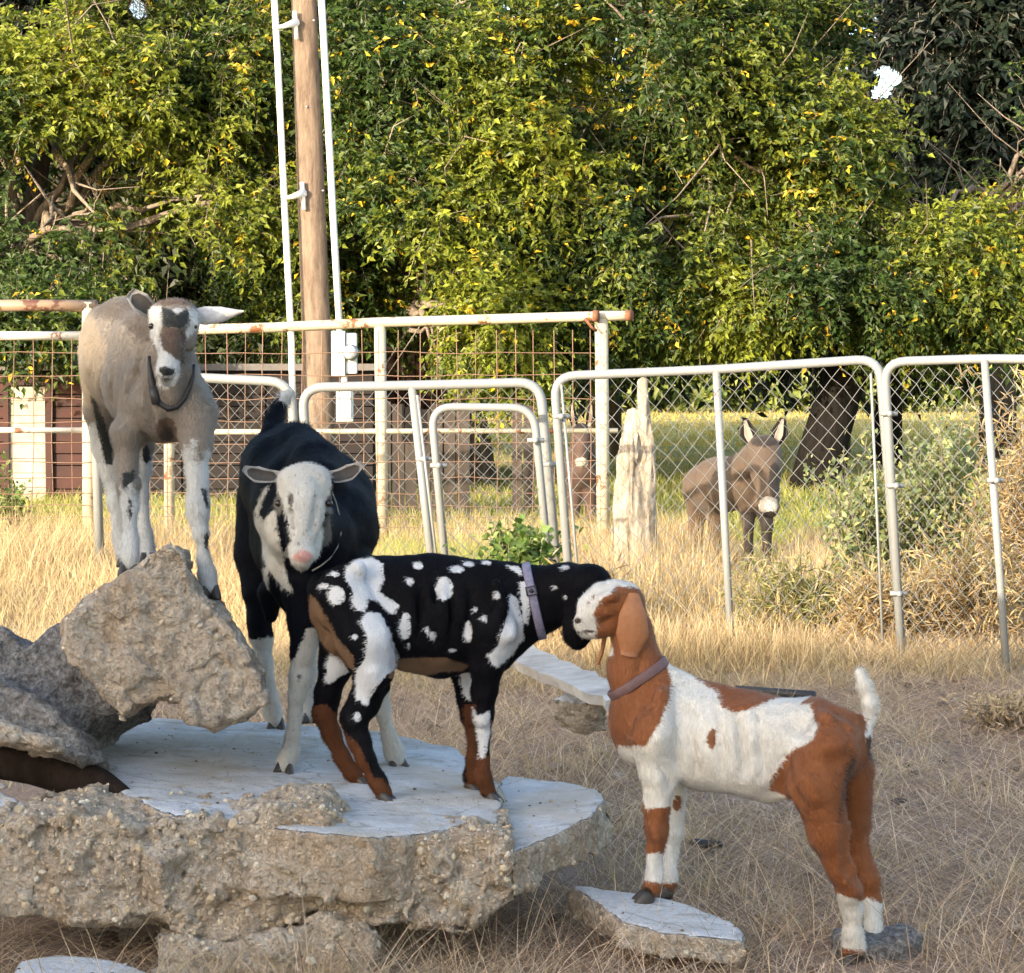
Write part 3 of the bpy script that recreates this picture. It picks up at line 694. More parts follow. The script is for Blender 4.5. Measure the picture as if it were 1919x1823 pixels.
a.c([(1616, 1378, -.05, 11), (1626, 1350, -.05, 12), (1629, 1318, -.05, 15), (1619, 1286, -.05, 14), (1610, 1260, -.05, 7)], .012)  # upright tail
a.c([(1282, 1330, -.03, 5), (1272, 1400, -.06, 7), (1262, 1468, -.05, 5)], .03, 1, -1)
a.e(1488, 1372, -.155, 26, 14, 22, .04, -1); a.e(1215, 1300, -.005, 14, 8, 34, .03, -1)
a.c([(1240, 1300, -.02, 12), (1222, 1392, -.045, 14)], .03); a.c([(1548, 1345, -.12, 12), (1600, 1385, -.12, 10)], .025)
for q_ in range(4): a.c([(1318 + q_ * 34, 1345 + q_ * 4, -.065 - q_ * .012, 3), (1330 + q_ * 36, 1430 + q_ * 6, -.075 - q_ * .012, 3)], .02, 1, -1)
for L_ in ([(1300, 1345, 4), (1296, 1400, 5), (1304, 1450, 4)], [(1345, 1330, 3), (1350, 1390, 4), (1352, 1450, 3)], [(1382, 1335, 3), (1388, 1395, 4), (1390, 1455, 3)], [(1420, 1338, 3), (1426, 1395, 4), (1428, 1455, 3)],
           [(1472, 1420, 6), (1478, 1460, 7), (1500, 1500, 5)], [(1583, 1560, 4), (1588, 1625, 5), (1600, 1660, 3)], [(1240, 1440, 4), (1256, 1470, 6)], [(1150, 1152, 4), (1128, 1168, 4)], [(1200, 1235, 4), (1190, 1300, 6), (1180, 1370, 5)], [(1215, 1560, 3), (1218, 1600, 3)], [(1236, 1600, 2.5), (1234, 1640, 2.5)]): a.sculpt(L_, .018)
a.sculpt([(1492, 1355, 20)], .03); a.sculpt([(1560, 1425, 10)], .03)
for L_ in ([(1532, 1335, 7), (1552, 1345, 8)], [(1520, 1462, 12), (1526, 1490, 12)], [(1255, 1300, 6), (1232, 1380, 8)], [(1226, 1546, 8), (1228, 1566, 8)], [(1584, 1655, 8), (1602, 1672, 6)], [(1590, 1362, 6), (1610, 1374, 5)]): a.sculpt(L_, .018, 1, .25)
a.sculpt([(1140, 1117, 5), (1150, 1117, 5)], .008, 1, .2); a.sculpt([(1143, 1126, 6)], .006)
a.c([(1590, 1400, -.17, 5), (1583, 1460, -.20, 7), (1572, 1540, -.20, 5)], .015, 1, -1)       # groove between thighs
W = [
 [(1243, 1225), (1282, 1240), (1302, 1272), (1345, 1300), (1350, 1322), (1372, 1336), (1400, 1331), (1450, 1309), (1512, 1296), (1520, 1330), (1531, 1356), (1525, 1386), (1476, 1410), (1466, 1430), (1446, 1455), (1438, 1480), (1470, 1488), (1480, 1520), (1290, 1530), (1254, 1512), (1208, 1516), (1200, 1460), (1150, 1430), (1158, 1396), (1210, 1398), (1236, 1352), (1254, 1312), (1256, 1276)],
 {'p': [(1200, 1602), (1250, 1596), (1250, 1656), (1190, 1648)], 'd': (-.3, .065)},
 {'p': [(1240, 1450), (1290, 1450), (1290, 1655), (1225, 1655)], 'd': (.065, .4)},
 [(1565, 1672), (1615, 1690), (1625, 1760), (1625, 1784), (1575, 1775)], [(1610, 1692), (1625, 1680), (1662, 1700), (1662, 1765), (1618, 1775)],
 [(1595, 1250), (1645, 1250), (1645, 1345), (1634, 1395), (1622, 1395), (1624, 1350), (1606, 1320)],
 [(1060, 1210), (1060, 1140), (1085, 1100), (1130, 1070), (1190, 1090), (1196, 1102), (1158, 1098), (1130, 1120), (1112, 1150), (1118, 1174), (1112, 1196), (1096, 1210)],
 [(1134, 1205), (1146, 1205), (1150, 1230), (1136, 1228)]]
a.paint('white', W, 12)
a.paint('brown', [E(1333, 1385, 8, 17), E(1336, 1372, 5, 8), {'p': E(1268, 1505, 9, 15), 'd': (.05, .4)}, E(1110, 1118, 2.5, 2.5), E(1102, 1130, 2, 3), [(1500, 1320), (1520, 1300), (1520, 1320)]], 8)
a.paint('dark', [E(1629, 1402, 8, 24), [(1592, 1400), (1597, 1425), (1584, 1480), (1572, 1545), (1567, 1540), (1577, 1470), (1587, 1420)], E(1083, 1163, 8, 6), {'p': [(1205, 1660), (1222, 1665), (1222, 1700), (1180, 1700)], 'd': (-.3, .07)}, [(1070, 1183), (1112, 1179), (1112, 1184), (1072, 1188)], [(1570, 1790), (1610, 1786), (1650, 1782), (1650, 1830), (1560, 1830)]], 9)
cm = coat('brown_and_white_coat', (.25, .088, .030), [('white', (.74, .73, .70)), ('brown', (.24, .10, .045)), ('dark', (.05, .026, .016))], .45, mott=.15)
red.build('goat', 'brown and white goat with upright white tail standing on the right', 'goat', cm, P(1420, 1800, 5.03), 85000, .012, (.9, 0, -.45), long=[([(1590, 1240), (1660, 1240), (1660, 1345), (1600, 1345)], 1.7, -9), ([(1540, 1400), (1650, 1400), (1650, 1560), (1560, 1560)], 1.6, -9)])
M['ear_in'] = plain('ear_inside', (.42, .25, .19), .7, 0, .3, 60, .001)
M['ear_brown'] = plain('brown_ear_hair', (.31, .125, .048), .65, 0, .3, 90, .002, (.20, .075, .03))
red.ear([(1188, 1112, .03), (1186, 1150, .01), (1186, 1190, .012), (1178, 1229, .02)], [20, 52, 62, 30], (0, 1, 0), [M['ear_brown'], M['ear_in']], .10, .004)
red.ear([(1140, 1165, .11), (1133, 1195, .12), (1128, 1222, .12), (1120, 1246, .12)], [8, 11, 9, 4], (-1, -.4, 0), [M['ear_brown'], M['ear_brown']], .2, .004)
red.eye(1143, 1125, .030, 7)
for (u, v, d) in ((1206, 1694, .0), (1243, 1681, .115)): red.hoof(u, v, d, (-1, -.1), 1.05)
for (u, v, d) in ((1590, 1808, -.065), (1628, 1796, .01)): red.hoof(u, v, d, (-1, -.3), 1.05)
M['collar_pink'] = plain('worn_pink_brown_webbing', (.14, .075, .07), .7, 0, .4, 80, .001, (.08, .05, .06))
M['metal'] = plain('buckle_metal', (.5, .5, .5), .3, .9, .2, 30, .0003)
M['black_web'] = plain('black_webbing', (.012, .012, .014), .6, 0, .3, 90, .001)
def collar_extra(an, co, c, e1, e2, rad, ax, ang, m, nm='buckle', size=.012, drop=0.):
    dr = e1 * math.cos(ang) + e2 * math.sin(ang); r = rad[int(round(ang / (2 * math.pi) * 48)) % 48]
    p = c + dr * (r + .006) + np.array([0, 0, -drop]); mb = MB(); ax = np.asarray(ax, float); ax /= np.linalg.norm(ax); tn = np.cross(dr, ax)
    q = [p + ax * size * sa + tn * size * sb * .9 for sa, sb in ((-1, -1), (-1, 1), (1, 1), (1, -1), (-1, -1))]
    mb.tube(q, .0022, 6); mb.ball(p, (size * .5, size * .5, size * .5), 8, 6)
    o = mb.build(nm, m, an.t); co_off = o.data; o.parent = co; return o
ax = (.30, 0, .62)
r_ = red.collar(1194, 1272, .08, (-.56, .05, .83), .025, M['collar_pink'])
# (collar tilted: front low, back high)
collar_extra(red, *r_, (-.56, .05, .83), 4.9, M['metal'])

# ---- black and white spotted goat
sp = Animal(5.28, ((560, 1030, -.3), (1170, 1530, .3)))
a = sp
a.c([(655, 1125, -.02, 68), (735, 1146, -.01, 98), (820, 1152, .0, 102), (900, 1148, .01, 94), (945, 1140, .02, 78)], .03, 1.28)
a.c([(690, 1072, -.01, 28), (800, 1072, 0, 26), (960, 1086, .01, 26), (1000, 1095, .01, 30)], .03, 1.3)
a.c([(950, 1140, .01, 70), (1010, 1125, .0, 56), (1065, 1106, -.03, 48), (1105, 1100, -.08, 42)], .03, 1.2)
a.c([(985, 1178, .0, 20), (930, 1225, .0, 34)], .03)
a.c([(1102, 1100, -.08, 44), (1098, 1140, -.08, 34), (1088, 1178, -.09, 24), (1082, 1196, -.09, 18)], .016, 1.15)
a.c([(1072, 1150, -.08, 20), (1070, 1190, -.09, 12), (1082, 1205, -.09, 10)], .014, 1.2)
a.c([(640, 1110, -.09, 48), (690, 1195, -.10, 56), (704, 1265, -.10, 38), (682, 1315, -.10, 27), (662, 1345, -.10, 23), (672, 1385, -.105, 19), (688, 1425, -.11, 16), (706, 1462, -.11, 17), (720, 1488, -.11, 15)], .018)
a.c([(640, 1180, .06, 46), (632, 1245, .07, 32), (614, 1300, .07, 21), (607, 1334, .07, 20), (622, 1375, .07, 15), (642, 1420, .07, 13), (660, 1448, .07, 15), (674, 1466, .07, 12)], .015)
a.c([(606, 1100, .0, 30), (612, 1150, .02, 26), (632, 1200, .02, 26)], .02)
a.c([(926, 1180, -.06, 50), (914, 1245, -.06, 32), (908, 1295, -.05, 23), (906, 1342, -.045, 18.5), (907, 1375, -.04, 13), (907, 1425, -.04, 12), (906, 1455, -.04, 15), (917, 1484, -.035, 13)], .015)
a.c([(880, 1200, .08, 36), (866, 1252, .09, 24), (874, 1305, .09, 17), (880, 1342, .09, 15.5), (884, 1375, .09, 11), (887, 1425, .09, 10.5), (884, 1452, .09, 13), (884, 1472, .09, 11)], .013)
a.c([(868, 1080, -.125, 5), (862, 1150, -.14, 7), (870, 1232, -.10, 5)], .03, 1, -1); a.c([(735, 1110, -.13, 5), (752, 1190, -.15, 8), (748, 1245, -.12, 6)], .035, 1, -1)
a.e(745, 1105, -.155, 22, 12, 26, .04, -1); a.c([(640, 1080, -.09, 10), (672, 1066, -.1, 12)], .02); a.c([(930, 1095, -.10, 12), (955, 1190, -.11, 14)], .03)
for q_ in range(4): a.c([(770 + q_ * 26, 1090, -.14, 3), (772 + q_ * 26, 1210, -.14, 3)], .02, 1, -1)
for L_ in ([(660, 1130, 5), (672, 1200, 6)], [(738, 1200, 6), (742, 1250, 7), (728, 1290, 5)], [(660, 1360, 3), (674, 1400, 4)], [(884, 1110, 5), (876, 1180, 6), (890, 1240, 5)], [(975, 1110, 5), (950, 1180, 6)], [(1040, 1100, 5), (1050, 1150, 6)], [(790, 1090, 3), (786, 1200, 5)], [(818, 1090, 3), (816, 1205, 5)], [(846, 1090, 3), (846, 1205, 5)]): a.sculpt(L_, .018)
for L_ in ([(648, 1068, 7), (668, 1062, 7)], [(700, 1262, 12), (706, 1280, 10)], [(902, 1338, 7), (904, 1352, 7)], [(650, 1342, 8), (658, 1356, 7)]): a.sculpt(L_, .016, 1, .25)
a.c([(604, 1092, .0, 12), (592, 1108, .0, 9), (590, 1135, -.0, 6)], .01)    # short drooping tail
a.c([(760, 1235, -.02, 26), (830, 1238, 0, 28), (880, 1236, 0, 22)], .02, 1.2)
Z3 = (2.665, 540, 1000)
W = [zp(*Z3, [(290, 170), (340, 130), (420, 118), (475, 150), (482, 230), (462, 290), (510, 325), (555, 358), (540, 400), (515, 405), (450, 340), (405, 328), (395, 360), (380, 392), (345, 380), (318, 340), (325, 290), (288, 230)]),
     zp(*Z3, E(245, 307, 40, 46)), zp(*Z3, E(180, 262, 26, 14)), zp(*Z3, E(232, 202, 24, 14)),
     {'p': zp(*Z3, [(362, 430), (400, 392), (460, 400), (500, 470), (532, 560), (558, 612), (542, 665), (475, 722), (425, 800), (395, 860), (340, 822), (340, 690), (382, 622), (398, 520)]), 'd': (-.3, .03)},
     zp(*Z3, E(585, 470, 27, 62)), zp(*Z3, E(592, 415, 20, 20)), zp(*Z3, E(610, 240, 19, 17)), zp(*Z3, E(780, 275, 44, 60)), zp(*Z3, E(648, 160, 24, 20)), zp(*Z3, E(845, 178, 34, 18)), zp(*Z3, E(905, 153, 28, 14)),
     zp(*Z3, E(990, 147, 24, 10)), zp(*Z3, E(1047, 310, 14, 20)), zp(*Z3, E(900, 487, 22, 54)), zp(*Z3, E(690, 480, 10, 20)), zp(*Z3, E(725, 512, 17, 26)), zp(*Z3, E(982, 425, 13, 20)), zp(*Z3, E(935, 380, 10, 14)), zp(*Z3, E(332, 515, 16, 12)), zp(*Z3, E(602, 560, 7, 14)), zp(*Z3, E(820, 582, 20, 7)),
     zp(*Z3, [(1112, 300), (1142, 320), (1172, 440), (1182, 520), (1125, 600), (1045, 672), (1020, 655), (1002, 610), (1050, 560), (1070, 480), (1098, 400)]),
     zp(*Z3, [(1160, 240), (1210, 240), (1216, 330), (1200, 460), (1175, 440), (1165, 340)]), zp(*Z3, [(1090, 160), (1150, 165), (1185, 215), (1150, 205)]),
     zp(*Z3, E(1385, 168, 20, 10)), zp(*Z3, E(1335, 268, 12, 9)), zp(*Z3, E(1385, 318, 9, 7)),
     {'p': zp(*Z3, [(925, 870), (960, 905), (1010, 885), (1010, 990), (985, 1120), (960, 1120), (945, 1000)]), 'd': (-.3, .03)},
     {'p': zp(*Z3, [(855, 690), (925, 690), (925, 830), (890, 840)]), 'd': (.02, .4)},
     {'p': zp(*Z3, [(205, 600), (262, 620), (300, 690), (210, 750), (185, 745)]), 'd': (.0, .4)}, {'p': zp(*Z3, E(345, 915, 18, 24)), 'd': (-.4, .02)}]
a.paint('white', W, 9)
a.paint('rust', [{'p': zp(*Z3, [(120, 860), (190, 850), (240, 900), (300, 1010), (345, 1010), (400, 1120), (460, 1210), (545, 1300), (560, 1400), (420, 1400), (300, 1260), (220, 1200), (120, 960)]), 'd': (-.4, .4)},
                 {'p': zp(*Z3, [(880, 850), (940, 850), (940, 1000), (985, 1110), (1030, 1100), (1060, 1290), (900, 1330), (880, 1000)]), 'd': (-.4, .4)}], 9)
a.paint('tan', [zp(*Z3, [(520, 650), (560, 625), (700, 615), (800, 622), (905, 655), (880, 685), (760, 690), (690, 715), (560, 735), (500, 720)]),
                zp(*Z3, [(110, 300), (150, 330), (190, 400), (250, 520), (330, 610), (330, 680), (262, 640), (180, 560), (100, 430)])], 8)
a.paint('black', [{'p': zp(*Z3, [(290, 900), (385, 880), (380, 960), (440, 1100), (470, 1220), (430, 1220), (360, 1060), (300, 1000)]), 'd': (-.4, .0)}], 8)
cm = coat('black_and_white_spotted_coat', (.005, .005, .007), [('tan', (.19, .12, .075)), ('rust', (.105, .042, .020)), ('black', (.008, .008, .010)), ('white', (.62, .64, .68))], .25, .05, .6, .0)
sp.build('goat', 'black goat covered in white spots, touching noses with the brown goat', 'goat', cm, P(780, 1480, 5.28), 85000, .011, (-.9, 0, -.4))
for (u, v, d) in ((724, 1506, -.115), (679, 1477, .07), (922, 1504, -.035), (886, 1485, .09)): sp.hoof(u, v, d, (1, -.2), .95)
M['ear_pink'] = plain('pinkish_ear', (.25, .18, .15), .7, 0, .3, 60, .001)
M['ear_black'] = plain('black_ear_hair', (.014, .013, .017), .6, 0, .3, 60, .001)
sp.ear([(1122, 1096, -.12), (1114, 1130, -.135), (1100, 1165, -.14), (1090, 1192, -.14)], [18, 30, 34, 16], (0, 1, 0), [M['ear_black'], M['ear_pink']], .12)
M['collar_lilac'] = plain('worn_lilac_webbing', (.20, .19, .27), .7, 0, .4, 90, .001, (.09, .08, .13))
r_ = sp.collar(1000, 1122, .0, (.97, 0, .22), .022, M['collar_lilac'])
collar_extra(sp, *r_, (.97, 0, .22), 1.2, M['dark'])

# ---- black goat with white face
bk = Animal(5.75, ((425, 730, -.62), (800, 1470, .75)), .006)
a = bk
a.c([(522, 880, .48, 74), (548, 905, .30, 92), (590, 950, .10, 108), (612, 990, -.08, 98)], .04)
a.c([(545, 832, .42, 34), (560, 838, .25, 36), (592, 870, .0, 40), (600, 900, -.15, 40)], .04)
a.c([(560, 1010, .3, 90), (590, 1060, .1, 88), (600, 1075, -.1, 76)], .04)
a.c([(600, 1000, -.12, 84), (582, 1010, -.25, 74), (560, 985, -.33, 60), (570, 935, -.38, 46)], .03)
a.c([(545, 1060, -.22, 52), (570, 1110, -.18, 52)], .03)
a.c([(572, 912, -.42, 46), (570, 945, -.47, 41)], .015)
a.c([(545, 905, -.43, 26), (598, 905, -.43, 26)], .02)
a.c([(570, 935, -.46, 40), (568, 985, -.50, 29), (566, 1035, -.53, 21), (565, 1047, -.53, 20)], .015)
a.c([(567, 1000, -.46, 25), (565, 1056, -.50, 16)], .012)
a.c([(532, 935, -.45, 14), (538, 970, -.46, 16)], .012); a.c([(610, 935, -.45, 14), (602, 970, -.46, 16)], .012)
a.c([(540, 900, -.455, 11), (531, 925, -.455, 9)], .014); a.c([(602, 900, -.455, 11), (611, 925, -.455, 9)], .014)
a.c([(546, 935, -.50, 5), (552, 990, -.525, 5)], .012, 1, -1); a.c([(594, 935, -.50, 5), (587, 990, -.525, 5)], .012, 1, -1)
a.c([(542, 985, -.44, 13), (550, 1040, -.49, 11)], .014); a.c([(596, 985, -.44, 13), (586, 1040, -.49, 11)], .014); a.e(567, 1038, -.545, 21, 13, 12, .01)
a.e(520, 945, -.452, 7, 9, 7, .006, -1); a.e(618, 945, -.452, 7, 9, 7, .006, -1)
a.c([(545, 1052, -.60, 2.2), (566, 1058, -.62, 2.2), (587, 1051, -.60, 2.2)], .003, 1, -1)
a.e(557, 1036, -.575, 4, 6, 3, .003, -1); a.e(577, 1036, -.575, 4, 6, 3, .003, -1)
a.c([(484, 930, .45, 40), (484, 1040, .42, 44), (486, 1110, .38, 30), (486, 1165, .36, 19), (491, 1195, .36, 19), (498, 1245, .35, 13.5), (508, 1310, .34, 12.5), (513, 1335, .34, 15), (517, 1352, .33, 14)], .02)
a.c([(560, 1080, .42, 40), (572, 1150, .45, 22), (580, 1195, .48, 17), (582, 1260, .50, 12), (580, 1325, .50, 12), (582, 1342, .48, 14)], .02)
a.c([(575, 1090, -.26, 50), (574, 1165, -.27, 33), (567, 1225, -.28, 21), (563, 1268, -.28, 19.5), (556, 1305, -.29, 13.5), (547, 1380, -.30, 12.5), (542, 1412, -.30, 16.5), (535, 1436, -.31, 17)], .018)
a.c([(665, 1080, -.15, 50), (690, 1180, -.13, 30), (702, 1250, -.12, 22), (710, 1290, -.12, 20), (716, 1330, -.12, 15), (730, 1385, -.12, 14), (737, 1408, -.12, 17), (742, 1426, -.13, 15)], .018)
a.c([(508, 1110, .2, 26), (509, 1155, .2, 13)], .02)
a.c([(508, 812, .50, 18), (514, 790, .55, 15), (522, 766, .58, 13), (534, 745, .60, 11), (545, 733, .60, 5)], .012)
Z2 = (2.2238, 400, 720)
a.paint('white', [{'p': [(516, 872), (560, 864), (612, 872), (622, 900), (619, 920), (606, 975), (608, 1000), (601, 1030), (600, 1090), (530, 1090), (533, 1040), (545, 1010), (540, 975), (521, 925)], 'd': (-.8, -.36)},
                  {'p': zp(*Z2, [(215, 430), (240, 415), (200, 500), (190, 545), (210, 565), (232, 540), (262, 520), (265, 600), (285, 690), (300, 780), (335, 880), (285, 845), (225, 770), (195, 690), (172, 620), (172, 520)]), 'd': (-.8, .1)},
                  {'p': [(450, 1192), (480, 1200), (505, 1192), (540, 1200), (540, 1420), (450, 1420)], 'd': (.2, .8)}, {'p': [(530, 1245), (552, 1232), (575, 1180), (600, 1170), (610, 1500), (500, 1500)], 'd': (-.8, .0)},
                  {'p': [(640, 1235), (770, 1235), (790, 1480), (640, 1480)], 'd': (-.6, .3)}, {'p': [(555, 1200), (620, 1200), (620, 1400), (555, 1400)], 'd': (.2, .9)},
                  {'p': [(525, 722), (570, 722), (560, 752), (535, 757), (524, 748)], 'd': (.4, .9)}, {'p': zp(*Z2, [(205, 760), (228, 770), (232, 900), (215, 880)]), 'd': (-.5, .1)}], 12)
a.paint('dark', [{'p': E(522, 946, 8, 17), 'd': (-.8, -.3)}, {'p': E(617, 946, 8, 17), 'd': (-.8, -.3)}, {'p': [(606, 985), (618, 960), (622, 1010), (604, 1030)], 'd': (-.8, -.3)}, {'p': E(546, 935, 5, 14), 'd': (-.8, -.3)}, E(561, 1270, 5, 6)] + [{'p': E(u, v, 1.8, 2.6), 'd': (-.8, -.4)} for u, v in ((575, 905), (560, 925), (585, 955), (556, 975), (592, 985), (570, 1000), (582, 1010), (550, 1000), (560, 1018), (590, 930), (553, 890))], 12)
a.paint('pink', [{'p': E(568, 1042, 18, 12), 'd': (-.8, -.4)}], 12)
cm = coat('black_coat_with_white_face', (.004, .005, .009), [('white', (.50, .49, .46)), ('dark', (.14, .13, .12)), ('pink', (.48, .27, .25))], .25, .05, .6, .0, .45)
bk.build('goat', 'black goat with a pink nose and white blazed face looking at the camera', 'goat', cm, P(590, 1400, 5.75), 85000, .012, (0, .6, -.8), long=[([(495, 700), (580, 700), (580, 800), (495, 800)], 2.6, .2)])
M['ear_pale'] = plain('pale_grey_ear', (.30, .29, .28), .7, 0, .4, 50, .001, (.13, .12, .115))
M['ear_dk'] = plain('dark_inner_ear', (.055, .048, .044), .8, 0, .4, 50, .001)
bk.ear([(535, 893, -.36), (505, 893, -.36), (480, 890, -.37), (456, 878, -.38)], [16, 24, 30, 12], (0.15, -1, .25), [M['ear_pale'], M['ear_pale'], M['ear_dk']], .28)
bk.ear([(606, 891, -.36), (632, 894, -.36), (657, 886, -.37), (680, 869, -.38)], [16, 24, 30, 12], (-.15, -1, .25), [M['ear_pale'], M['ear_pale'], M['ear_dk']], .28)
bk.eye(523, 943, -.458, 7.5); bk.eye(616, 943, -.458, 7.5)
for (u, v, d, f) in ((518, 1367, .33, (0, -1)), (583, 1352, .48, (.1, -1)), (533, 1452, -.32, (-.15, -1)), (744, 1440, -.13, (.5, -1))): bk.hoof(u, v, d, f, 1.05, .35)
M['grey_cord'] = plain('grey_cord', (.28, .27, .25), .7, 0, .3, 90, .0005)
bk.strap([(617, 915), (628, 938), (636, 970), (639, 1000), (633, 1026), (618, 1046), (600, 1060), (585, 1068)], .0022, M['grey_cord'])

# ---- grey goat on the boulder
gy = Animal(5.5, ((130, 540, -.35), (470, 1140, .75)), .006)
a = gy
a.c([(222, 652, .42, 74), (248, 680, .28, 84), (285, 720, .12, 84), (318, 752, .0, 76)], .04)
a.c([(205, 615, .45, 44), (235, 610, .3, 46), (275, 640, .1, 50), (300, 680, 0, 46)], .04)
a.c([(238, 700, .3, 68), (300, 758, .08, 66)], .04)
a.c([(350, 755, -.02, 44), (290, 760, .02, 46)], .03)
a.c([(322, 750, .0, 60), (322, 705, -.05, 46), (325, 650, -.03, 36)], .025)
a.c([(325, 602, -.10, 41), (324, 625, -.13, 38)], .015)
a.c([(302, 592, -.11, 22), (348, 592, -.11, 22)], .02)
a.c([(325, 612, -.14, 34), (319, 655, -.19, 24), (312, 695, -.225, 18)], .012)
a.c([(322, 668, -.15, 20), (311, 711, -.20, 13)], .012); a.e(311, 693, -.23, 20, 12, 12, .01)
a.c([(288, 615, -.13, 12), (294, 645, -.14, 14)], .012); a.c([(360, 615, -.13, 12), (352, 645, -.14, 14)], .012)
a.c([(300, 590, -.135, 10), (290, 604, -.14, 8)], .012); a.c([(347, 590, -.135, 10), (358, 604, -.14, 8)], .012)
a.c([(303, 620, -.175, 5), (303, 665, -.20, 4)], .012, 1, -1); a.c([(344, 620, -.175, 5), (330, 668, -.20, 4)], .012, 1, -1)
a.c([(282, 720, -.04, 6), (262, 770, -.03, 7), (272, 820, -.02, 5)], .03, 1, -1); a.c([(318, 770, -.10, 5), (318, 830, -.08, 7)], .03, 1, -1)
for L_ in ([(275, 640, 6), (252, 700, 9), (232, 770, 8)], [(290, 680, 6), (278, 740, 8), (290, 800, 6)], [(316, 790, 6), (318, 826, 6)], [(205, 610, 4), (188, 690, 6), (190, 745, 4)], [(228, 620, 4), (212, 700, 6), (212, 760, 4)], [(350, 700, 5), (352, 760, 7), (345, 810, 5)], [(228, 920, 3), (236, 960, 3)], [(362, 965, 3), (368, 1010, 3)], [(384, 965, 3), (388, 1010, 3)]): a.sculpt(L_, .018)
for L_ in ([(258, 690, 9), (240, 760, 11)], [(372, 730, 9), (376, 790, 10)], [(170, 640, 8), (168, 690, 8)], [(322, 740, 9), (322, 790, 10)], [(240, 905, 7), (240, 920, 7)], [(371, 946, 7), (371, 962, 7)]): a.sculpt(L_, .018, 1, .25)
a.e(282, 612, -.135, 6, 8, 6, .005, -1); a.e(365, 612, -.135, 6, 8, 6, .005, -1)
a.c([(298, 706, -.24, 2), (312, 711, -.26, 2), (327, 706, -.24, 2)], .003, 1, -1)
a.e(304, 693, -.245, 4, 6, 2.6, .003, -1); a.e(320, 693, -.245, 4, 6, 2.6, .003, -1)
a.c([(364, 775, -.04, 44), (368, 835, -.08, 29), (369, 885, -.09, 20), (371, 940, -.1, 19), (372, 962, -.10, 18), (377, 1000, -.105, 12.5), (384, 1050, -.11, 12.5), (388, 1076, -.11, 15.5), (392, 1100, -.12, 14)], .018)
a.c([(262, 780, .02, 44), (238, 815, .0, 31), (238, 870, -.02, 20), (242, 912, -.05, 18), (246, 950, -.06, 13), (245, 1015, -.07, 12), (243, 1040, -.08, 15), (243, 1056, -.09, 13)], .018)
a.c([(200, 695, .42, 46), (190, 765, .46, 32), (198, 840, .50, 21), (206, 880, .50, 19), (216, 940, .48, 14), (228, 1010, .46, 13), (234, 1035, .44, 15), (238, 1048, .42, 13)], .02)
a.c([(262, 760, .35, 40), (264, 830, .40, 24), (262, 880, .42, 18), (264, 930, .41, 14), (270, 1000, .38, 13), (275, 1030, .36, 15), (277, 1045, .34, 13)], .02)
a.c([(196, 590, .52, 16), (186, 610, .56, 10), (182, 640, .56, 7)], .012)
Z1 = (2.605, 120, 500)
a.paint('white', [{'p': zp(*Z1, [(415, 195), (478, 190), (483, 270), (470, 330), (485, 400), (520, 425), (552, 450), (572, 450), (565, 520), (548, 575), (500, 600), (452, 572), (438, 520), (440, 440), (436, 380), (420, 300)]), 'd': (-.6, -.10)},
                  {'p': zp(*Z1, [(600, 195), (655, 220), (660, 300), (612, 345), (580, 378), (572, 350), (608, 290), (612, 240)]), 'd': (-.6, -.03)},
                  {'p': zp(*Z1, E(552, 212, 26, 13)), 'd': (-.6, -.03)},
                  ], 14)
a.paint('sock', [[(335, 850), (362, 825), (372, 870), (388, 840), (430, 880), (430, 1180), (335, 1180)], {'p': [(180, 905), (225, 930), (240, 900), (262, 935), (290, 900), (290, 1180), (180, 1180)], 'd': (-.5, .2)},
                  {'p': [(160, 800), (184, 790), (205, 860), (240, 830), (300, 860), (300, 1180), (160, 1180)], 'd': (.2, .9)}], 42)
a.paint('dark', [{'p': zp(*Z1, [(478, 195), (520, 205), (552, 235), (598, 200), (610, 230), (606, 270), (580, 300), (486, 290)]), 'd': (-.6, -.03)}, {'p': zp(*Z1, E(500, 508, 40, 22)), 'd': (-.6, -.1)},
                 zp(*Z1, [(128, 620), (150, 640), (190, 740), (240, 860), (235, 960), (205, 970), (165, 800)]), {'p': zp(*Z1, [(285, 1010), (340, 990), (345, 1040), (315, 1060), (290, 1085)]), 'd': (-.4, .2)}, {'p': zp(*Z1, E(322, 1180, 9, 55)), 'd': (-.4, .2)},
                 {'p': zp(*Z1, E(402, 915, 20, 48)), 'd': (.2, .9)}, zp(*Z1, [(668, 1080), (700, 1090), (705, 1180), (690, 1170)]), zp(*Z1, E(695, 1335, 12, 45)), {'p': zp(*Z1, E(442, 130, 60, 30)), 'd': (-.3, .6)}, {'p': zp(*Z1, E(500, 548, 30, 4)), 'd': (-.6, -.1)}], 10)
a.paint('brown', [{'p': zp(*Z1, [(485, 290), (580, 300), (600, 350), (585, 400), (578, 470), (552, 455), (520, 425), (484, 400), (470, 330)]), 'd': (-.6, -.03)}, {'p': zp(*Z1, [(440, 140), (640, 130), (640, 190), (560, 185), (470, 190)]), 'd': (-.6, .1)}, zp(*Z1, E(500, 790, 52, 60))], 12)
a.paint('back', [[(165, 560), (290, 560), (290, 640), (262, 640), (225, 600), (180, 592)]], 32)
a.paint('fawn', [[(130, 600), (175, 590), (200, 660), (180, 760), (130, 760)], zp(*Z1, E(480, 850, 60, 25))], 30)
cm = coat('grey_taupe_coat', (.205, .178, .152), [('fawn', (.30, .245, .18)), ('sock', (.52, .54, .55)), ('back', (.105, .085, .07)), ('white', (.55, .56, .56)), ('brown', (.095, .062, .045)), ('dark', (.015, .018, .018))], .45, mott=.3)
gy.build('goat', 'grey goat with a striped face and black collar standing on the tall block', 'goat', cm, P(300, 1080, 5.5), 85000, .012, (0, .6, -.8))
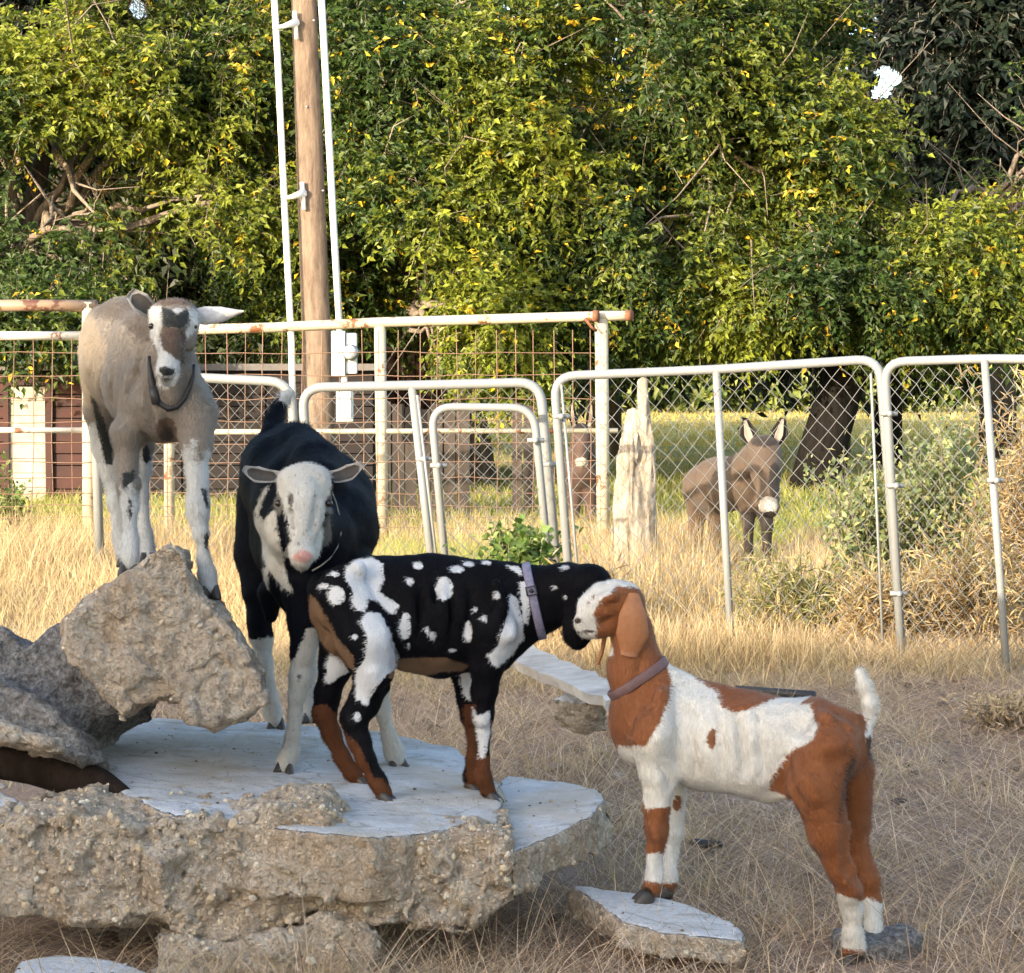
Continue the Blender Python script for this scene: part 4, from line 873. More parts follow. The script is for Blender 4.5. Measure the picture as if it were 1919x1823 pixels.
M['ear_white'] = plain('white_ear', (.60, .58, .57), .75, 0, .6, 22, .002, (.30, .26, .24))
M['ear_taupe'] = plain('taupe_ear', (.30, .24, .20), .7, 0, .3, 50, .001)
gy.ear([(358, 592, -.04), (385, 590, -.04), (415, 588, -.03), (457, 583, -.02)], [26, 36, 30, 3], (0, 1, -.25), [M['ear_white'], M['ear_taupe']], .22)
gy.ear([(296, 590, -.04), (280, 580, -.06), (262, 566, -.08), (243, 548, -.09)], [20, 30, 40, 22], (.2, -1, .1), [M['ear_taupe'], M['ear_pale'], M['ear_dk']], .3)
gy.eye(285, 611, -.142, 7); gy.eye(363, 611, -.142, 7)
for (u, v, d, f) in ((395, 1121, -.13, (.1, -1)), (242, 1077, -.09, (0, -1)), (238, 1060, .41, (0, -1)), (278, 1058, .33, (.1, -1))): gy.hoof(u, v, d, f, 1.05, .3)
co = gy.strap([(281, 668), (282, 690), (284, 712), (290, 738), (300, 758), (316, 769), (332, 764), (346, 748), (356, 726), (361, 704), (362, 684)], [.004, .007, .010, .010, .009, .008, .008, .007, .006, .006, .004], M['black_web'])
mb = MB(); h_ = np.array(gy.bvh.ray_cast(Vector((0, 0, CH)), (Vector(P(292, 742, 5.5)) - Vector((0, 0, CH))).normalized(), 30)[0]); mb.tube([h_ + np.array([-.006, -.008, .022]), h_ + np.array([.004, -.012, -.02])], .012, 8); bo = mb.build('buckle', M['dark'], gy.t); bo.parent = co

# ---- donkeys in the field
def donkey(label, Y0, pose, base, dark, light, hn):
    dk = Animal(Y0, pose['box'], .016)
    for k in pose['chains']: dk.c(k[0], k[1], k[2] if len(k) > 2 else 1.)
    dk.paint('pale', pose['pale'], 8); dk.paint('dark', pose['dark'], 8)
    m = coat('donkey_coat', base, [('pale', light), ('dark', dark)], .3)
    dk.build('donkey', label, 'donkey', m, P(*pose['at']), hn, .02, (0, 0, -1), 1)
    inn = plain('donkey_ear_inside', (.34, .27, .21), .8, 0, .2, 20, .001); out = plain('donkey_ear_rim', tuple(x * .5 for x in dark), .8, 0, .2, 20, .001)
    for pts, w, n in pose['ears']:
        dk.ear(pts, w, n, [out, out], .25, .006); dk.ear([(u, v + 2, d - .03) for u, v, d in pts], [x * .42 for x in w], n, [inn, inn], .2, .003, 'ear_lining')
    for e_ in pose['eyes']: dk.eye(*e_)
    return dk
donkey('grey-brown donkey with pricked ears and a white muzzle standing in the field behind the wire', 14.9, dict(
    box=((1255, 800, -.75), (1500, 1080, .75)), at=(1370, 1070, 14.9),
    chains=[([(1322, 912, .35, 44), (1350, 908, .2, 50), (1392, 908, -.1, 48)], .06), ([(1395, 890, -.1, 44), (1415, 868, -.25, 34), (1430, 850, -.35, 29)], .05),
            ([(1431, 848, -.38, 34), (1435, 882, -.48, 28), (1440, 928, -.56, 19), (1441, 951, -.58, 20)], .03), ([(1402, 940, -.15, 22), (1402, 985, -.2, 11), (1403, 1030, -.2, 8), (1402, 1072, -.2, 7)], .02),
            ([(1430, 935, -.2, 22), (1437, 985, -.25, 11), (1438, 1030, -.25, 8), (1440, 1075, -.25, 7)], .02), ([(1310, 930, .35, 26), (1304, 990, .4, 13), (1306, 1060, .4, 9)], .04), ([(1340, 935, .3, 26), (1342, 990, .3, 13), (1342, 1065, .3, 9)], .04)],
    pale=[E(1440, 948, 18, 17), E(1441, 940, 15, 10)], dark=[E(1442, 964, 12, 7), E(1432, 826, 26, 12), [(1395, 960), (1450, 960), (1450, 1080), (1395, 1080)], E(1452, 900, 12, 34), E(1396, 800, 12, 30)],
    ears=[([(1412, 836, -.33), (1402, 812, -.33), (1396, 785, -.33)], [20, 35, 10], (0, -1, 0)), ([(1450, 836, -.33), (1460, 812, -.33), (1467, 783, -.33)], [20, 35, 10], (0, -1, 0))],
    eyes=[(1415, 868, -.48, 4), (1452, 868, -.48, 4)]), (.105, .072, .050), (.030, .022, .018), (.55, .5, .43), 9000)
donkey('dark brown donkey half hidden behind the cream corner post and chain link gate', 19.5, dict(
    box=((1030, 765, -.6), (1150, 1000, .9)), at=(1092, 985, 19.5),
    chains=[([(1092, 880, .5, 36), (1092, 880, -.1, 36)], .06), ([(1092, 860, -.1, 30), (1090, 825, -.25, 20)], .05), ([(1090, 812, -.3, 20), (1090, 845, -.4, 14), (1090, 865, -.45, 11)], .03),
            ([(1078, 900, -.1, 16), (1078, 985, -.1, 7)], .04), ([(1106, 900, -.1, 16), (1106, 985, -.1, 7)], .04), ([(1070, 900, .5, 16), (1070, 985, .5, 7)], .04), ([(1112, 900, .5, 16), (1112, 985, .5, 7)], .04)],
    pale=[E(1090, 866, 12, 9)], dark=[E(1090, 798, 16, 8)],
    ears=[([(1078, 802, -.3), (1073, 780, -.3), (1072, 756, -.3)], [10, 17, 5], (0, -1, 0)), ([(1102, 802, -.3), (1107, 780, -.3), (1108, 756, -.3)], [10, 17, 5], (0, -1, 0))], eyes=[(1080, 826, -.4, 3), (1100, 826, -.4, 3)]), (.085, .05, .038), (.02, .014, .012), (.5, .42, .34), 3000)

# ---------------------------------------------------------------- pipe corral with wire grid
def arc(pts, r=30, n=6):
    """round the inner corners of a pixel polyline (u, v, Y)"""
    pts = [np.array(p, float) for p in pts]; out = [pts[0]]
    for a_, b_, c_ in zip(pts[:-2], pts[1:-1], pts[2:]):
        p = b_ + (a_ - b_) * min(r / np.linalg.norm((a_ - b_)[:2]), .5); q = b_ + (c_ - b_) * min(r / np.linalg.norm((c_ - b_)[:2]), .5)
        for i in range(n + 1):
            t = i / n; out.append((1 - t) ** 2 * p + 2 * t * (1 - t) * b_ + t * t * q)
    out.append(pts[-1]); return [P(*p) for p in out]
corral = thing('pipe_corral', 'cream painted pipe corral fence with rusty square wire mesh', 'fence', P(640, 1033, 16.6))
def rail(pts, r, m, name, n=10, parent=corral): mb = MB(); mb.tube([P(*p) for p in pts], [r * px(p[2]) for p in pts] if np.isscalar(r) else r, n); return mb.build(name, m, parent)
rail([(-90, 573, 16.3), (60, 572, 16.35), (182, 573, 16.4)], 11, M['pipe_brown'], 'rail')
rail([(-90, 629, 16.3), (165, 629, 16.4)], 8.5, M['pipe_white'], 'rail')
rail([(-90, 806, 16.3), (165, 806, 16.4)], 5.5, M['pipe_white'], 'rail')
rail([(176, 622, 16.4), (500, 614, 16.6), (714, 604, 16.7), (1132, 592, 16.5), (1180, 591, 16.45)], 9.5, M['pipe_cream'], 'rail')
rail([(176, 810, 16.4), (714, 808, 16.7), (1158, 807, 16.5)], 5, M['pipe_cream'], 'rail')
rail([(166, 566, 16.4), (167, 1055, 16.4)], 12.5, M['pipe_cream'], 'post', 12)
rail([(316, 625, 16.52), (318, 1040, 16.52)], 10, M['pipe_cream'], 'post', 12)
rail([(712, 612, 16.7), (718, 1040, 16.7)], 11, M['pipe_cream'], 'post', 12)
rail([(1127, 598, 16.5), (1131, 1045, 16.5)], 12.5, M['pipe_cream'], 'post', 12)
mb = MB(); mb.tube([P(1174, 591, 16.46), P(1184, 591, 16.44)], 10.2 * px(16.5), 12); mb.build('rail_end', M['rust'], corral)
mb = MB(); mb.tube([P(1112, 592, 16.42), P(1122, 592, 16.41)], 11 * px(16.5), 10); mb.tube([P(1096, 596, 16.38), P(1108, 612, 16.38), P(1118, 620, 16.4)], 3 * px(16.5), 6); mb.build('weld', M['rust'], corral)
mb = MB(); mb.box(P(-90, 1046, 16.25), P(82, 1036, 16.29)); mb.build('bottom_bar', M['rust'], corral)
mb = MB(); w = .0034
for u in np.arange(-80, 1128, 36.0):
    uu = u + random.uniform(-4, 4); Yy = 16.35; mb.tube([P(uu, 634 if u < 165 else 618, Yy), P(uu + random.uniform(-5, 5), 830, Yy + .01), P(uu + random.uniform(-6, 6), 1040, Yy)], w * random.uniform(.8, 1.2), 4, False)
for v in (660, 704, 748, 790, 830, 865, 896, 924, 948, 970, 990, 1010):
    q = [P(u, v + random.uniform(-3, 3), 16.345) for u in range(-85, 1130, 60)]; mb.tube(q, w, 4, False)
for (u, v) in ((0, 0),): pass
kind(mb.build('wire_grid', M['rust_wire'], corral), 'stuff')

# ---------------------------------------------------------------- chain link gates
def mesh_panel(t, tl, tr, bl, br, cell=.085, wr=.0016, m=None, seed=0, inset=0.0):
    """diamond wire mesh inside a quad of world corner points"""
    tl, tr, bl, br = [np.asarray(q, float) for q in (tl, tr, bl, br)]
    Wd = np.linalg.norm(tr - tl); Hh = np.linalg.norm(tl - bl); nu = max(2, int(round(Wd / cell))); nv = max(2, int(round(Hh / (cell * 1.12))))
    r_ = random.Random(seed); mb = MB(); yoff = np.array([0, -.012, 0])
    def pt(i, j):
        s_ = i / nu; q = j / nv; wob = .004
        return (tl * (1 - s_) + tr * s_) * (1 - q) + (bl * (1 - s_) + br * s_) * q + np.array([math.sin(i * 3.1 + j * 1.7) * wob, math.sin(i * 5.3 + j * .7) * .006, math.cos(i * 2.2 + j * 2.9) * wob]) + yoff
    for i2 in range(-2 * nv, 2 * nu + 1):
        for sgn in (1, -1):
            seg = []
            for j2 in range(0, 2 * nv + 1):
                ii = i2 + (j2 if sgn == 1 else 2 * nv - j2)
                if 0 <= ii <= 2 * nu: seg.append(pt(ii / 2, j2 / 2))
                
            if len(seg) > 1 and i2 % 2 == 0: mb.tube(seg, wr, 4, False)
    return kind(mb.build('chain_link', m or M['galv_wire'], t), 'stuff')
def gate(label, frame, mids, quad, r=8, cell=.085, clamps=(), rail_bottom=True, seed=0, extra=()):
    b = P(*frame[0]); t = thing('chain_link_gate', label, 'gate', b, 'chain link gate panels')
    mb = MB(); pts = arc(frame, 42); mb.tube(pts, r * px(frame[1][2]), 10); mb.build('frame', M['galv'], t)
    for q in mids: mb = MB(); mb.tube([P(*p) for p in q], (r - 1.2) * px(q[0][2]), 10); mb.build('upright', M['galv'], t)
    for q in extra: mb = MB(); mb.tube([P(*p) for p in q], 2.6 * px(q[0][2]), 6); mb.build('tension_bar', M['galv'], t)
    mesh_panel(t, *[P(*c) for c in quad], cell, seed=seed)
    for (u, v, Y) in clamps:
        mb = MB(); k = px(Y); c = P(u, v, Y - .03); mb.tube([c + np.array([-16 * k, 0, 0]), c + np.array([16 * k, 0, 0])], 4.5 * k, 6); mb.ball(c + np.array([0, -.02, 0]), 6 * k, 8, 6); mb.build('clamp', M['galv'], t)
    return t
gate('wide chain link gate with rounded corners in front of the donkey', [(1078, 1240, 10.6), (1038, 705, 10.6), (1345, 692, 10.4), (1648, 672, 10.2), (1692, 1242, 10.2)], [[(1342, 694, 10.4), (1372, 1240, 10.4)], [(1078, 1244, 10.6), (1690, 1246, 10.2)]],
     [(1045, 712, 10.6), (1644, 684, 10.2), (1080, 1236, 10.6), (1688, 1236, 10.2)], 8.5, .088, [(1666, 775, 10.15), (1678, 910, 10.15), (1684, 1112, 10.15), (1052, 780, 10.55)], seed=1, extra=[[(1632, 700, 10.18), (1654, 1200, 10.18)], [(1052, 720, 10.58), (1090, 1160, 10.58)]])
gate('chain link gate running off the right edge beside the brush', [(1690, 1236, 10.15), (1657, 678, 10.15), (1845, 672, 9.9), (2150, 676, 9.5), (2190, 1320, 9.5)], [[(1845, 675, 9.88), (1888, 1282, 9.7)], [(1690, 1244, 10.15), (1888, 1284, 9.7), (2190, 1330, 9.5)]],
     [(1662, 690, 10.15), (2150, 684, 9.5), (1694, 1230, 10.15), (2180, 1310, 9.5)], 8.5, .07, [(1866, 900, 9.8)], seed=2)
gate('long chain link gate between the utility pole and the narrow small gate', [(596, 1136, 12.7), (566, 726, 12.7), (775, 722, 12.6), (1012, 716, 12.5), (1050, 1140, 12.5)], [[(772, 726, 12.6), (818, 1140, 12.6)]],
     [(572, 732, 12.7), (1006, 726, 12.5), (598, 1130, 12.7), (1048, 1130, 12.5)], 9, .105, [(795, 860, 12.5), (1035, 870, 12.4)], seed=3)
gate('narrow small chain link gate leaning on the long gate', [(842, 1140, 12.3), (808, 762, 12.3), (1000, 764, 12.25), (1036, 1140, 12.25)], [],
     [(812, 768, 12.3), (994, 770, 12.25), (842, 1134, 12.3), (1032, 1134, 12.25)], 7.5, .105, [(822, 872, 12.2), (1004, 825, 12.2)], seed=4, extra=[[(782, 740, 12.3), (824, 1100, 12.3)]])
gate('chain link gate seen between the grey goat and the black goat', [(188, 1080, 14.6), (176, 700, 14.6), (380, 708, 14.6), (545, 716, 14.5), (566, 1085, 14.5)], [],
     [(180, 706, 14.6), (541, 722, 14.5), (190, 1074, 14.6), (562, 1080, 14.5)], 9, .095, [(556, 880, 14.4)], seed=5)

# ---------------------------------------------------------------- utility pole with conduits and meter
pole = thing('utility_pole', 'brown wooden utility pole leaning slightly, behind the pipe corral', 'utility pole', P(606, 975, 20))
mb = MB(); pts = [P(566 + 40 * i / 14, -90 + 1065 * i / 14, 20) for i in range(15)]; mb.tube(pts, np.linspace(.115, .145, 15), 20); mb.build('pole', M['pole'], pole)
mb = MB(); mb.tube([P(509, -90, 19.8), P(520, 100, 19.8), P(534, 400, 19.8), P(546, 640, 19.8), P(552, 900, 19.8)], .030, 12); mb.build('conduit', M['white_pvc'], pole)
mb = MB(); mb.tube([P(597, -90, 19.9), P(606, 60, 19.9), P(624, 400, 19.9), P(637, 625, 19.9)], .032, 12); mb.build('conduit', M['white_pvc'], pole)
for (u, v) in ((532, 47), (546, 367)):
    mb = MB(); a0 = P(u - 16, v + 4, 19.76); b0 = P(u + 24, v - 6, 19.85); mb.tube([a0, P(u, v + 2, 19.74), b0], [.010, .022, .04], 8); mb.tube([P(u + 20, v - 26, 19.84), P(u + 24, v + 26, 19.84)], .02, 8); mb.build('bracket', M['white_pvc'], pole)
for (u, v) in ((588, 38), (605, 357), (575, 200)):
    mb = MB(); mb.ball(P(u, v, 19.87), .012, 8, 6); mb.build('bolt', M['metal'], pole)
def box_px(u0, v0, u1, v1, Y, dep):
    a0 = P(u0, v1, Y); b0 = P(u1, v0, Y); return (a0[0], Y, a0[2]), (b0[0], Y + dep, b0[2])
def bevel(o, w=.008):
    m_ = o.modifiers.new('bevel', 'BEVEL'); m_.width = w; m_.segments = 2; m_.limit_method = 'ANGLE'; return o
meter = thing('electric_meter', 'white electric meter box with a round glass meter on the utility pole', 'meter', P(645, 700, 19.75))
mb = MB(); mb.box(*box_px(621, 620, 646, 704, 19.70, .16)); bevel(mb.build('box', M['box_grey'], meter, False))
mb = MB(); mb.box(*box_px(648, 624, 668, 700, 19.74, .12)); bevel(mb.build('housing', M['box_grey'], meter, False))
mb = MB(); c = P(656, 660, 19.66); mb.tube([c + np.array([0, .1, 0]), c], .075, 18); mb.build('ring', M['metal'], meter)
mb = MB(); mb.ball(c, (.064, .06, .064), 18, 12); mb.build('glass', M['glass'], meter)
mb = MB(); mb.tube([P(645, 704, 19.8), P(645, 716, 19.8)], .03, 10); mb.build('conduit', M['white_pvc'], meter)
b2 = thing('breaker_box', 'lower narrow pale breaker box under the electric meter', 'electrical box', P(645, 790, 19.75))
mb = MB(); mb.box(*box_px(630, 716, 661, 790, 19.72, .12)); bevel(mb.build('box', M['box_grey'], b2, False))
mb = MB(); mb.box(*box_px(634, 722, 657, 784, 19.70, .018)); bevel(mb.build('cover', M['box_grey'], b2, False), .004)

# ---------------------------------------------------------------- weathered post stump
def stump():
    vol = Vol(P(1135, 1075, 14.0) - np.array([0, .25, 0]), P(1245, 700, 14.0) + np.array([0, .3, 0]), .008)
    Y = 14.0; q = px(Y)
    for L in ([(1176, 1080, 24), (1176, 960, 24), (1180, 860, 20), (1186, 800, 15), (1186, 776, 9)], [(1212, 1080, 20), (1210, 940, 18), (1212, 860, 15), (1206, 790, 9), (1204, 718, 6.5)], [(1195, 1080, 24), (1192, 960, 22), (1194, 880, 14)]):
        for (a_, b_) in zip(L[:-1], L[1:]): vol.cone(P(a_[0], a_[1], Y), P(b_[0], b_[1], Y), a_[2] * q, b_[2] * q, .01)
    A = vol.pts(); B = A * np.array([1, 1, .16]); vol.D += ((np.abs(fbm(B, 22, 5, 3) - .5) * 2 - .4) * .045 + (fbm(A, 7, 4, 2) - .5) * .03).astype(np.float32)
    V, Q = vol.mesh(0)
    tag(mesh_np('old_post', V, Q, M['oldwood'], smooth=True), 'pale splintered old wooden post beside the cream corner post', 'post')
stump()

# ---------------------------------------------------------------- shed at the left
M['redboard'] = plain('dark_red_boards', (.062, .019, .014), .8, 0, .45, 7, .004, (.022, .011, .010), aniso=(.3, 1, 1))
M['creamboard'] = plain('cream_louvres', (.42, .38, .31), .7, 0, .45, 5, .002, (.20, .18, .15))
M['darkred'] = plain('very_dark_red_boards', (.014, .008, .007), .85, 0, .45, 7, .004, (.007, .005, .005), aniso=(.3, 1, 1))  # darker copy of the red boards, with shade on the right part put into the colour
M['greyboard2'] = plain('grey_fascia', (.14, .125, .115), .8, 0, .3, 12, .002)
M['roofblue'] = plain('blue_grey_metal_roof', (.10, .14, .21), .7, .0, .3, 6, .002, (.07, .09, .13))
M['darkvoid'] = plain('shed_interior', (.02, .014, .012), .9)
shed = thing('shed', 'low dark red shed with cream louvred panel behind the corral at the left', 'shed', P(400, 940, 22.5))
x0 = P(-260, 700, 22.5)[0]; x1 = P(700, 700, 22.5)[0]; zt = P(0, 694, 22.5)[2]
mb = MB(); mb.box((x0, 22.55, 0), (x1, 25, zt + .02)); mb.build('wall', M['darkvoid'], shed, False)
nb = 11
for i in range(nb):
    z0 = .04 + (zt - .04) * i / nb; z1 = .04 + (zt - .04) * (i + 1) / nb - .012
    for (ua, ub) in ((-260, 8), (86, 180), (182, 340), (342, 498), (500, 700)):
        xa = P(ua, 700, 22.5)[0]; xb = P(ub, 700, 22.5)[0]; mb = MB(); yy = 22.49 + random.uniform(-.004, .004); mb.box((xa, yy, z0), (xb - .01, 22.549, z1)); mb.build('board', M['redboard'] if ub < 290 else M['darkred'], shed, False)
for i in range(8):
    v1 = 724 + (940 - 724) * i / 8; a0, b0 = box_px(15, v1 + .6, 86, v1 + 26.6, 22.47, .075); mb = MB(); mb.box(a0, b0); mb.build('louvre', M['creamboard'], shed, False)
mb = MB(); mb.box(*box_px(8, 706, 94, 722, 22.44, .08)); mb.box(*box_px(8, 722, 15, 945, 22.44, .08)); mb.box(*box_px(86, 722, 95, 945, 22.44, .08)); mb.build('panel_frame', M['redboard'], shed, False)
mb = MB(); mb.box((x0, 22.36, zt), (x1 + .1, 22.45, zt + .07)); mb.build('fascia', M['greyboard2'], shed, False)
rx1 = P(170, 700, 22.5)[0]; K = 40; V = []; 
for i in range(K + 1):
    x = x0 + (rx1 - x0) * i / K; dz = .015 * (i % 2)
    V += [(x, 22.3, zt + .08 + dz), (x, 24.6, zt + .75 + dz), (x, 24.6, zt + .73 + dz), (x, 22.3, zt + .06 + dz)]
Q = [(i * 4 + j, i * 4 + (j + 1) % 4, i * 4 + 4 + (j + 1) % 4, i * 4 + 4 + j) for i in range(K) for j in range(4)]
mesh_np('roof', V, np.array(Q), M['roofblue'], shed)
barn = thing('barn', 'dark maroon barn wall behind the hanging leaves right of the meter', 'barn', P(790, 900, 27.5))
xa = P(724, 700, 27.5)[0]; xb = P(905, 700, 27.5)[0]; zt2 = P(0, 612, 27.5)[2]
mb = MB(); mb.box((xa, 27.5, 0), (xb, 31, zt2)); mb.build('wall', M['darkvoid'], barn, False)
for i in range(10):
    mb = MB(); w_ = (xb - xa) / 10; mb.box((xa + i * w_ + .008, 27.46, .05), (xa + (i + 1) * w_ - .008, 27.499, zt2)); mb.build('board', M['redboard'], barn, False)
mb = MB(); mb.box((xa - .15, 27.3, zt2), (xb + .15, 31.2, zt2 + .08)); mb.build('roof', M['greyboard2'], barn, False)
M['oldboard'] = plain('dark_weathered_boards', (.065, .05, .04), .9, 0, .45, 9, .004, (.022, .017, .014), aniso=(1, 1, .2))
wf = thing('board_fence', 'dark old board fence behind the long gate and the narrow small gate', 'fence', P(850, 960, 20.6))
for k, (u0, u1) in enumerate([(712, 732), (735, 757), (759, 780), (783, 806), (808, 829), (832, 853), (855, 880), (960, 978), (981, 1001)]):
    mb = MB(); q0 = P(u0, 752 + (k * 37) % 16, 20.5 + .01 * (k % 2)); q1 = P(u1, 700, 20.5); mb.box((q0[0], q0[1], 0), (q1[0], q0[1] + .03, q0[2])); mb.build('board', M['oldboard'], wf, False)
for v in (790, 900):
    mb = MB(); mb.box((P(712, v, 20.56)[0], 20.56, P(0, v, 20.56)[2]), (P(884, v, 20.56)[0], 20.62, P(0, v, 20.56)[2] + .1)); mb.build('rail', M['oldboard'], wf, False)
# unseen barn shape added behind the camera to shade the rubble and goats
bn = thing('shade_blocker', 'long weathered barn behind the photographer whose shade covers the goats', 'barn', (-15.5, -8, 0))
HB = 5.9
mb = MB(); mb.box((-27, -12, 0), (-4.5, -6.0, 3.7)); mb.build('wall', M['redboard'], bn, False)
mb = MB(); V = [(-27.3, -5.6, 3.6), (-4.2, -5.6, 3.6), (-27.3, -8.6, HB), (-4.2, -8.6, HB), (-27.3, -12.4, 3.6), (-4.2, -12.4, 3.6)]
mb.add(V, [(0, 1, 3, 2), (2, 3, 5, 4), (4, 5, 1, 0)], [(0, 2, 4), (1, 5, 3)]); mb.build('roof', M['greyboard2'], bn, False)

# ---------------------------------------------------------------- trees
def tree(label, lumps, trunk, n_tw, cols, name='broadleaf_tree', leaf=.088, yellow=.12, seed=1, gap=.43, cat='tree', limbs=60, lv=13, holes=(), group='trees behind the fences', twl=(.28, .62), bark='bark'):
    """lumps: (u, v, Y, ru px, rv px, rd m); trunk: list of (u, v, Y, r m)"""
    g = np.random.default_rng(seed)
    L = np.array([list(P(u, v, Y)) + [ru * px(Y), rd, rv * px(Y)] for (u, v, Y, ru, rv, rd) in lumps])
    wts = L[:, 3] * L[:, 5]; wts /= wts.sum()
    base = P(*trunk[0][:3]); base[2] = 0 if base[2] < .6 else base[2]
    t = thing(name, label, cat, base, group)
    mb = MB(); TP = [P(*q[:3]) for q in trunk]; mb.tube(TP, [q[3] for q in trunk], 14); mb.build('trunk', M[bark], t)
    # twig anchors
    N0 = int(n_tw * 2.2); li = g.choice(len(L), N0, p=wts)
    dr = g.normal(size=(N0, 3)); dr /= np.linalg.norm(dr, axis=1)[:, None]; dr[:, 1] = np.where(g.random(N0) < .6, -np.abs(dr[:, 1]), dr[:, 1])
    rad = g.random(N0) ** .42
    pos = L[li, :3] + dr * rad[:, None] * L[li, 3:]
    keep = fbm(pos, .85, seed + 5, 3) > gap + .06 - .03 * (rad < .6)
    keep &= pos[:, 2] > .9
    u, v = proj(pos); keep &= (u > -900) & (u < 2700) & (v > -280)
    pos = pos[keep][:n_tw]; out = (dr * L[li, 3:] / L[li, 3:].max(1)[:, None])[keep][:n_tw]; n = len(pos)
    out /= np.linalg.norm(out, axis=1)[:, None]
    tw = out + g.normal(0, .45, (n, 3)) + np.array([0, 0, -.22]); tw /= np.linalg.norm(tw, axis=1)[:, None]; ln = g.uniform(*twl, n)
    # leaves along each twig
    s = (np.arange(lv) + .6) / lv; s = s[None] + g.uniform(-.03, .03, (n, lv))
    cp = pos[:, None] + tw[:, None] * (s * ln[:, None])[..., None] + np.array([0, 0, -1.])[None, None] * ((s ** 2) * ln[:, None] * .22)[..., None]
    sgn = np.where(np.arange(lv) % 2 == 0, 1, -1)[None, :, None]; side = np.cross(tw, [0, 0, 1.]); side /= np.linalg.norm(side, axis=1)[:, None] + 1e-9
    ld = side[:, None] * sgn * .8 + tw[:, None] * .55 + g.normal(0, .5, (n, lv, 3)) + np.array([0, 0, -.40]); ld /= np.linalg.norm(ld, axis=2)[..., None]
    nr = g.normal(0, .55, (n, lv, 3)) + np.array([-.35, -.45, .75]); nr -= ld * (nr * ld).sum(2)[..., None]; nr /= np.linalg.norm(nr, axis=2)[..., None]
    sv = np.cross(ld, nr); Lf = (leaf * g.uniform(.55, 1.25, (n, lv)))[..., None]; Wf = Lf * g.uniform(.20, .32, (n, lv, 1))
    b0 = cp; m1 = cp + ld * Lf * .42; tip = cp + ld * Lf - nr * Lf * .22
    A_ = m1 - sv * Wf + nr * Wf * .35; B_ = m1 + sv * Wf + nr * Wf * .35
    u, v = proj(cp + ld * Lf * .5); ok = np.ones(u.shape, bool)
    for (hu, hv, hr) in holes: ok &= ((u - hu) / hr) ** 2 + ((v - hv) / (hr * 1.2)) ** 2 > (.55 + .9 * vnoise(np.stack([u, v, 0 * u], -1), .06, 5)) ** 2
    V = np.stack([b0, A_, tip, B_], 2)[ok].reshape(-1, 3); k = int(ok.sum())
    Q = np.arange(k * 4).reshape(-1, 4); T = np.concatenate([Q[:, [0, 1, 2]], Q[:, [0, 2, 3]]])
    # colour of each leaf, by twig and spray
    cl = fbm(pos, .8, seed + 9, 2)[:, None]; r1 = g.random((n, lv)); r2 = g.random((n, 1))
    f = np.clip((cl - .42) * 3.0 + g.normal(0, .25, (n, lv)) + (r2 - .5) * .8, 0, 1)[..., None]
    c = np.asarray(cols[0])[None, None] * (1 - f) + np.asarray(cols[1])[None, None] * f
    yl = (r1 < yellow * .06) | ((r2 > 1 - yellow * .35) & (r1 < .5)); c = np.where(yl[..., None], np.asarray(cols[2])[None, None] * g.uniform(.6, 1.1, (n, lv, 1)), c)
    c = c * g.uniform(.7, 1.3, (n, lv, 1))
    cr = mesh_np('crown', V, T, M['leaf'], t, False, cols=np.repeat(c[ok], 4, 0)); kind(cr, 'stuff')
    # fine twigs
    m = min(n, 3500); ii = g.choice(n, m, replace=False); a0 = pos[ii] - tw[ii] * .15; a1 = pos[ii] + tw[ii] * ln[ii, None] * .5 + np.array([0, 0, -.02]); a2 = pos[ii] + tw[ii] * ln[ii, None] - np.array([0, 0, .22]) * ln[ii, None]
    s1 = side[ii] * .006; s2 = np.cross(tw[ii], side[ii]) * .006
    TV = np.stack([a0 - s1, a0 + s1, a0 + s2, a1 - s1 * .7, a1 + s1 * .7, a1 + s2 * .7, a2], 1).reshape(-1, 3); o = (np.arange(m) * 7)[:, None]
    TQ = np.vstack([o + np.array([[0, 1, 4, 3]]), o + np.array([[1, 2, 5, 4]]), o + np.array([[2, 0, 3, 5]])]); TT = np.vstack([o + np.array([[3, 4, 6]]), o + np.array([[4, 5, 6]]), o + np.array([[5, 3, 6]])])
    kind(mesh_np('twigs', TV, [TQ, TT], M['twig'], t), 'stuff')
    # limbs from the trunk out into the crown
    mb = MB(); top = TP[-1]; fr_ = np.nonzero(out[:, 1] < -.35)[0]
    for q in range(limbs):
        i = fr_[g.integers(0, len(fr_))] if q % 3 else g.integers(0, n); e = pos[i] + (out[i] * .15 if q % 3 else 0); st = TP[g.integers(max(1, len(TP) // 2), len(TP))]; mid = (st + e) / 2 + g.normal(0, .35, 3) + np.array([0, 0, .35])
        pts = [st * (1 - x) ** 2 + 2 * x * (1 - x) * mid + e * x * x + (g.normal(0, .05, 3) if 0 < x < 1 else 0) for x in np.linspace(0, 1, 9)]
        r0 = g.uniform(.035, .085); mb.tube(pts, np.linspace(r0, .008, 9), 6)
        for z in range(3):
            x = g.integers(3, 8); s0 = pts[x]; e2 = s0 + (out[i] * .6 + g.normal(0, .6, 3)) * g.uniform(.5, 1.1); m2 = (s0 + e2) / 2 + g.normal(0, .12, 3)
            mb.tube([s0, m2, e2], [r0 * .25, .008, .003], 4, False)
    kind(mb.build('limbs', M['twig'], t), 'stuff')
    return t
H = [(1662, 146, 25), (1642, 176, 14), (262, 16, 20)]
G1 = [(.035, .065, .012), (.21, .235, .022), (.62, .44, .03)]
G2 = [(.030, .056, .012), (.19, .215, .022), (.60, .40, .03)]
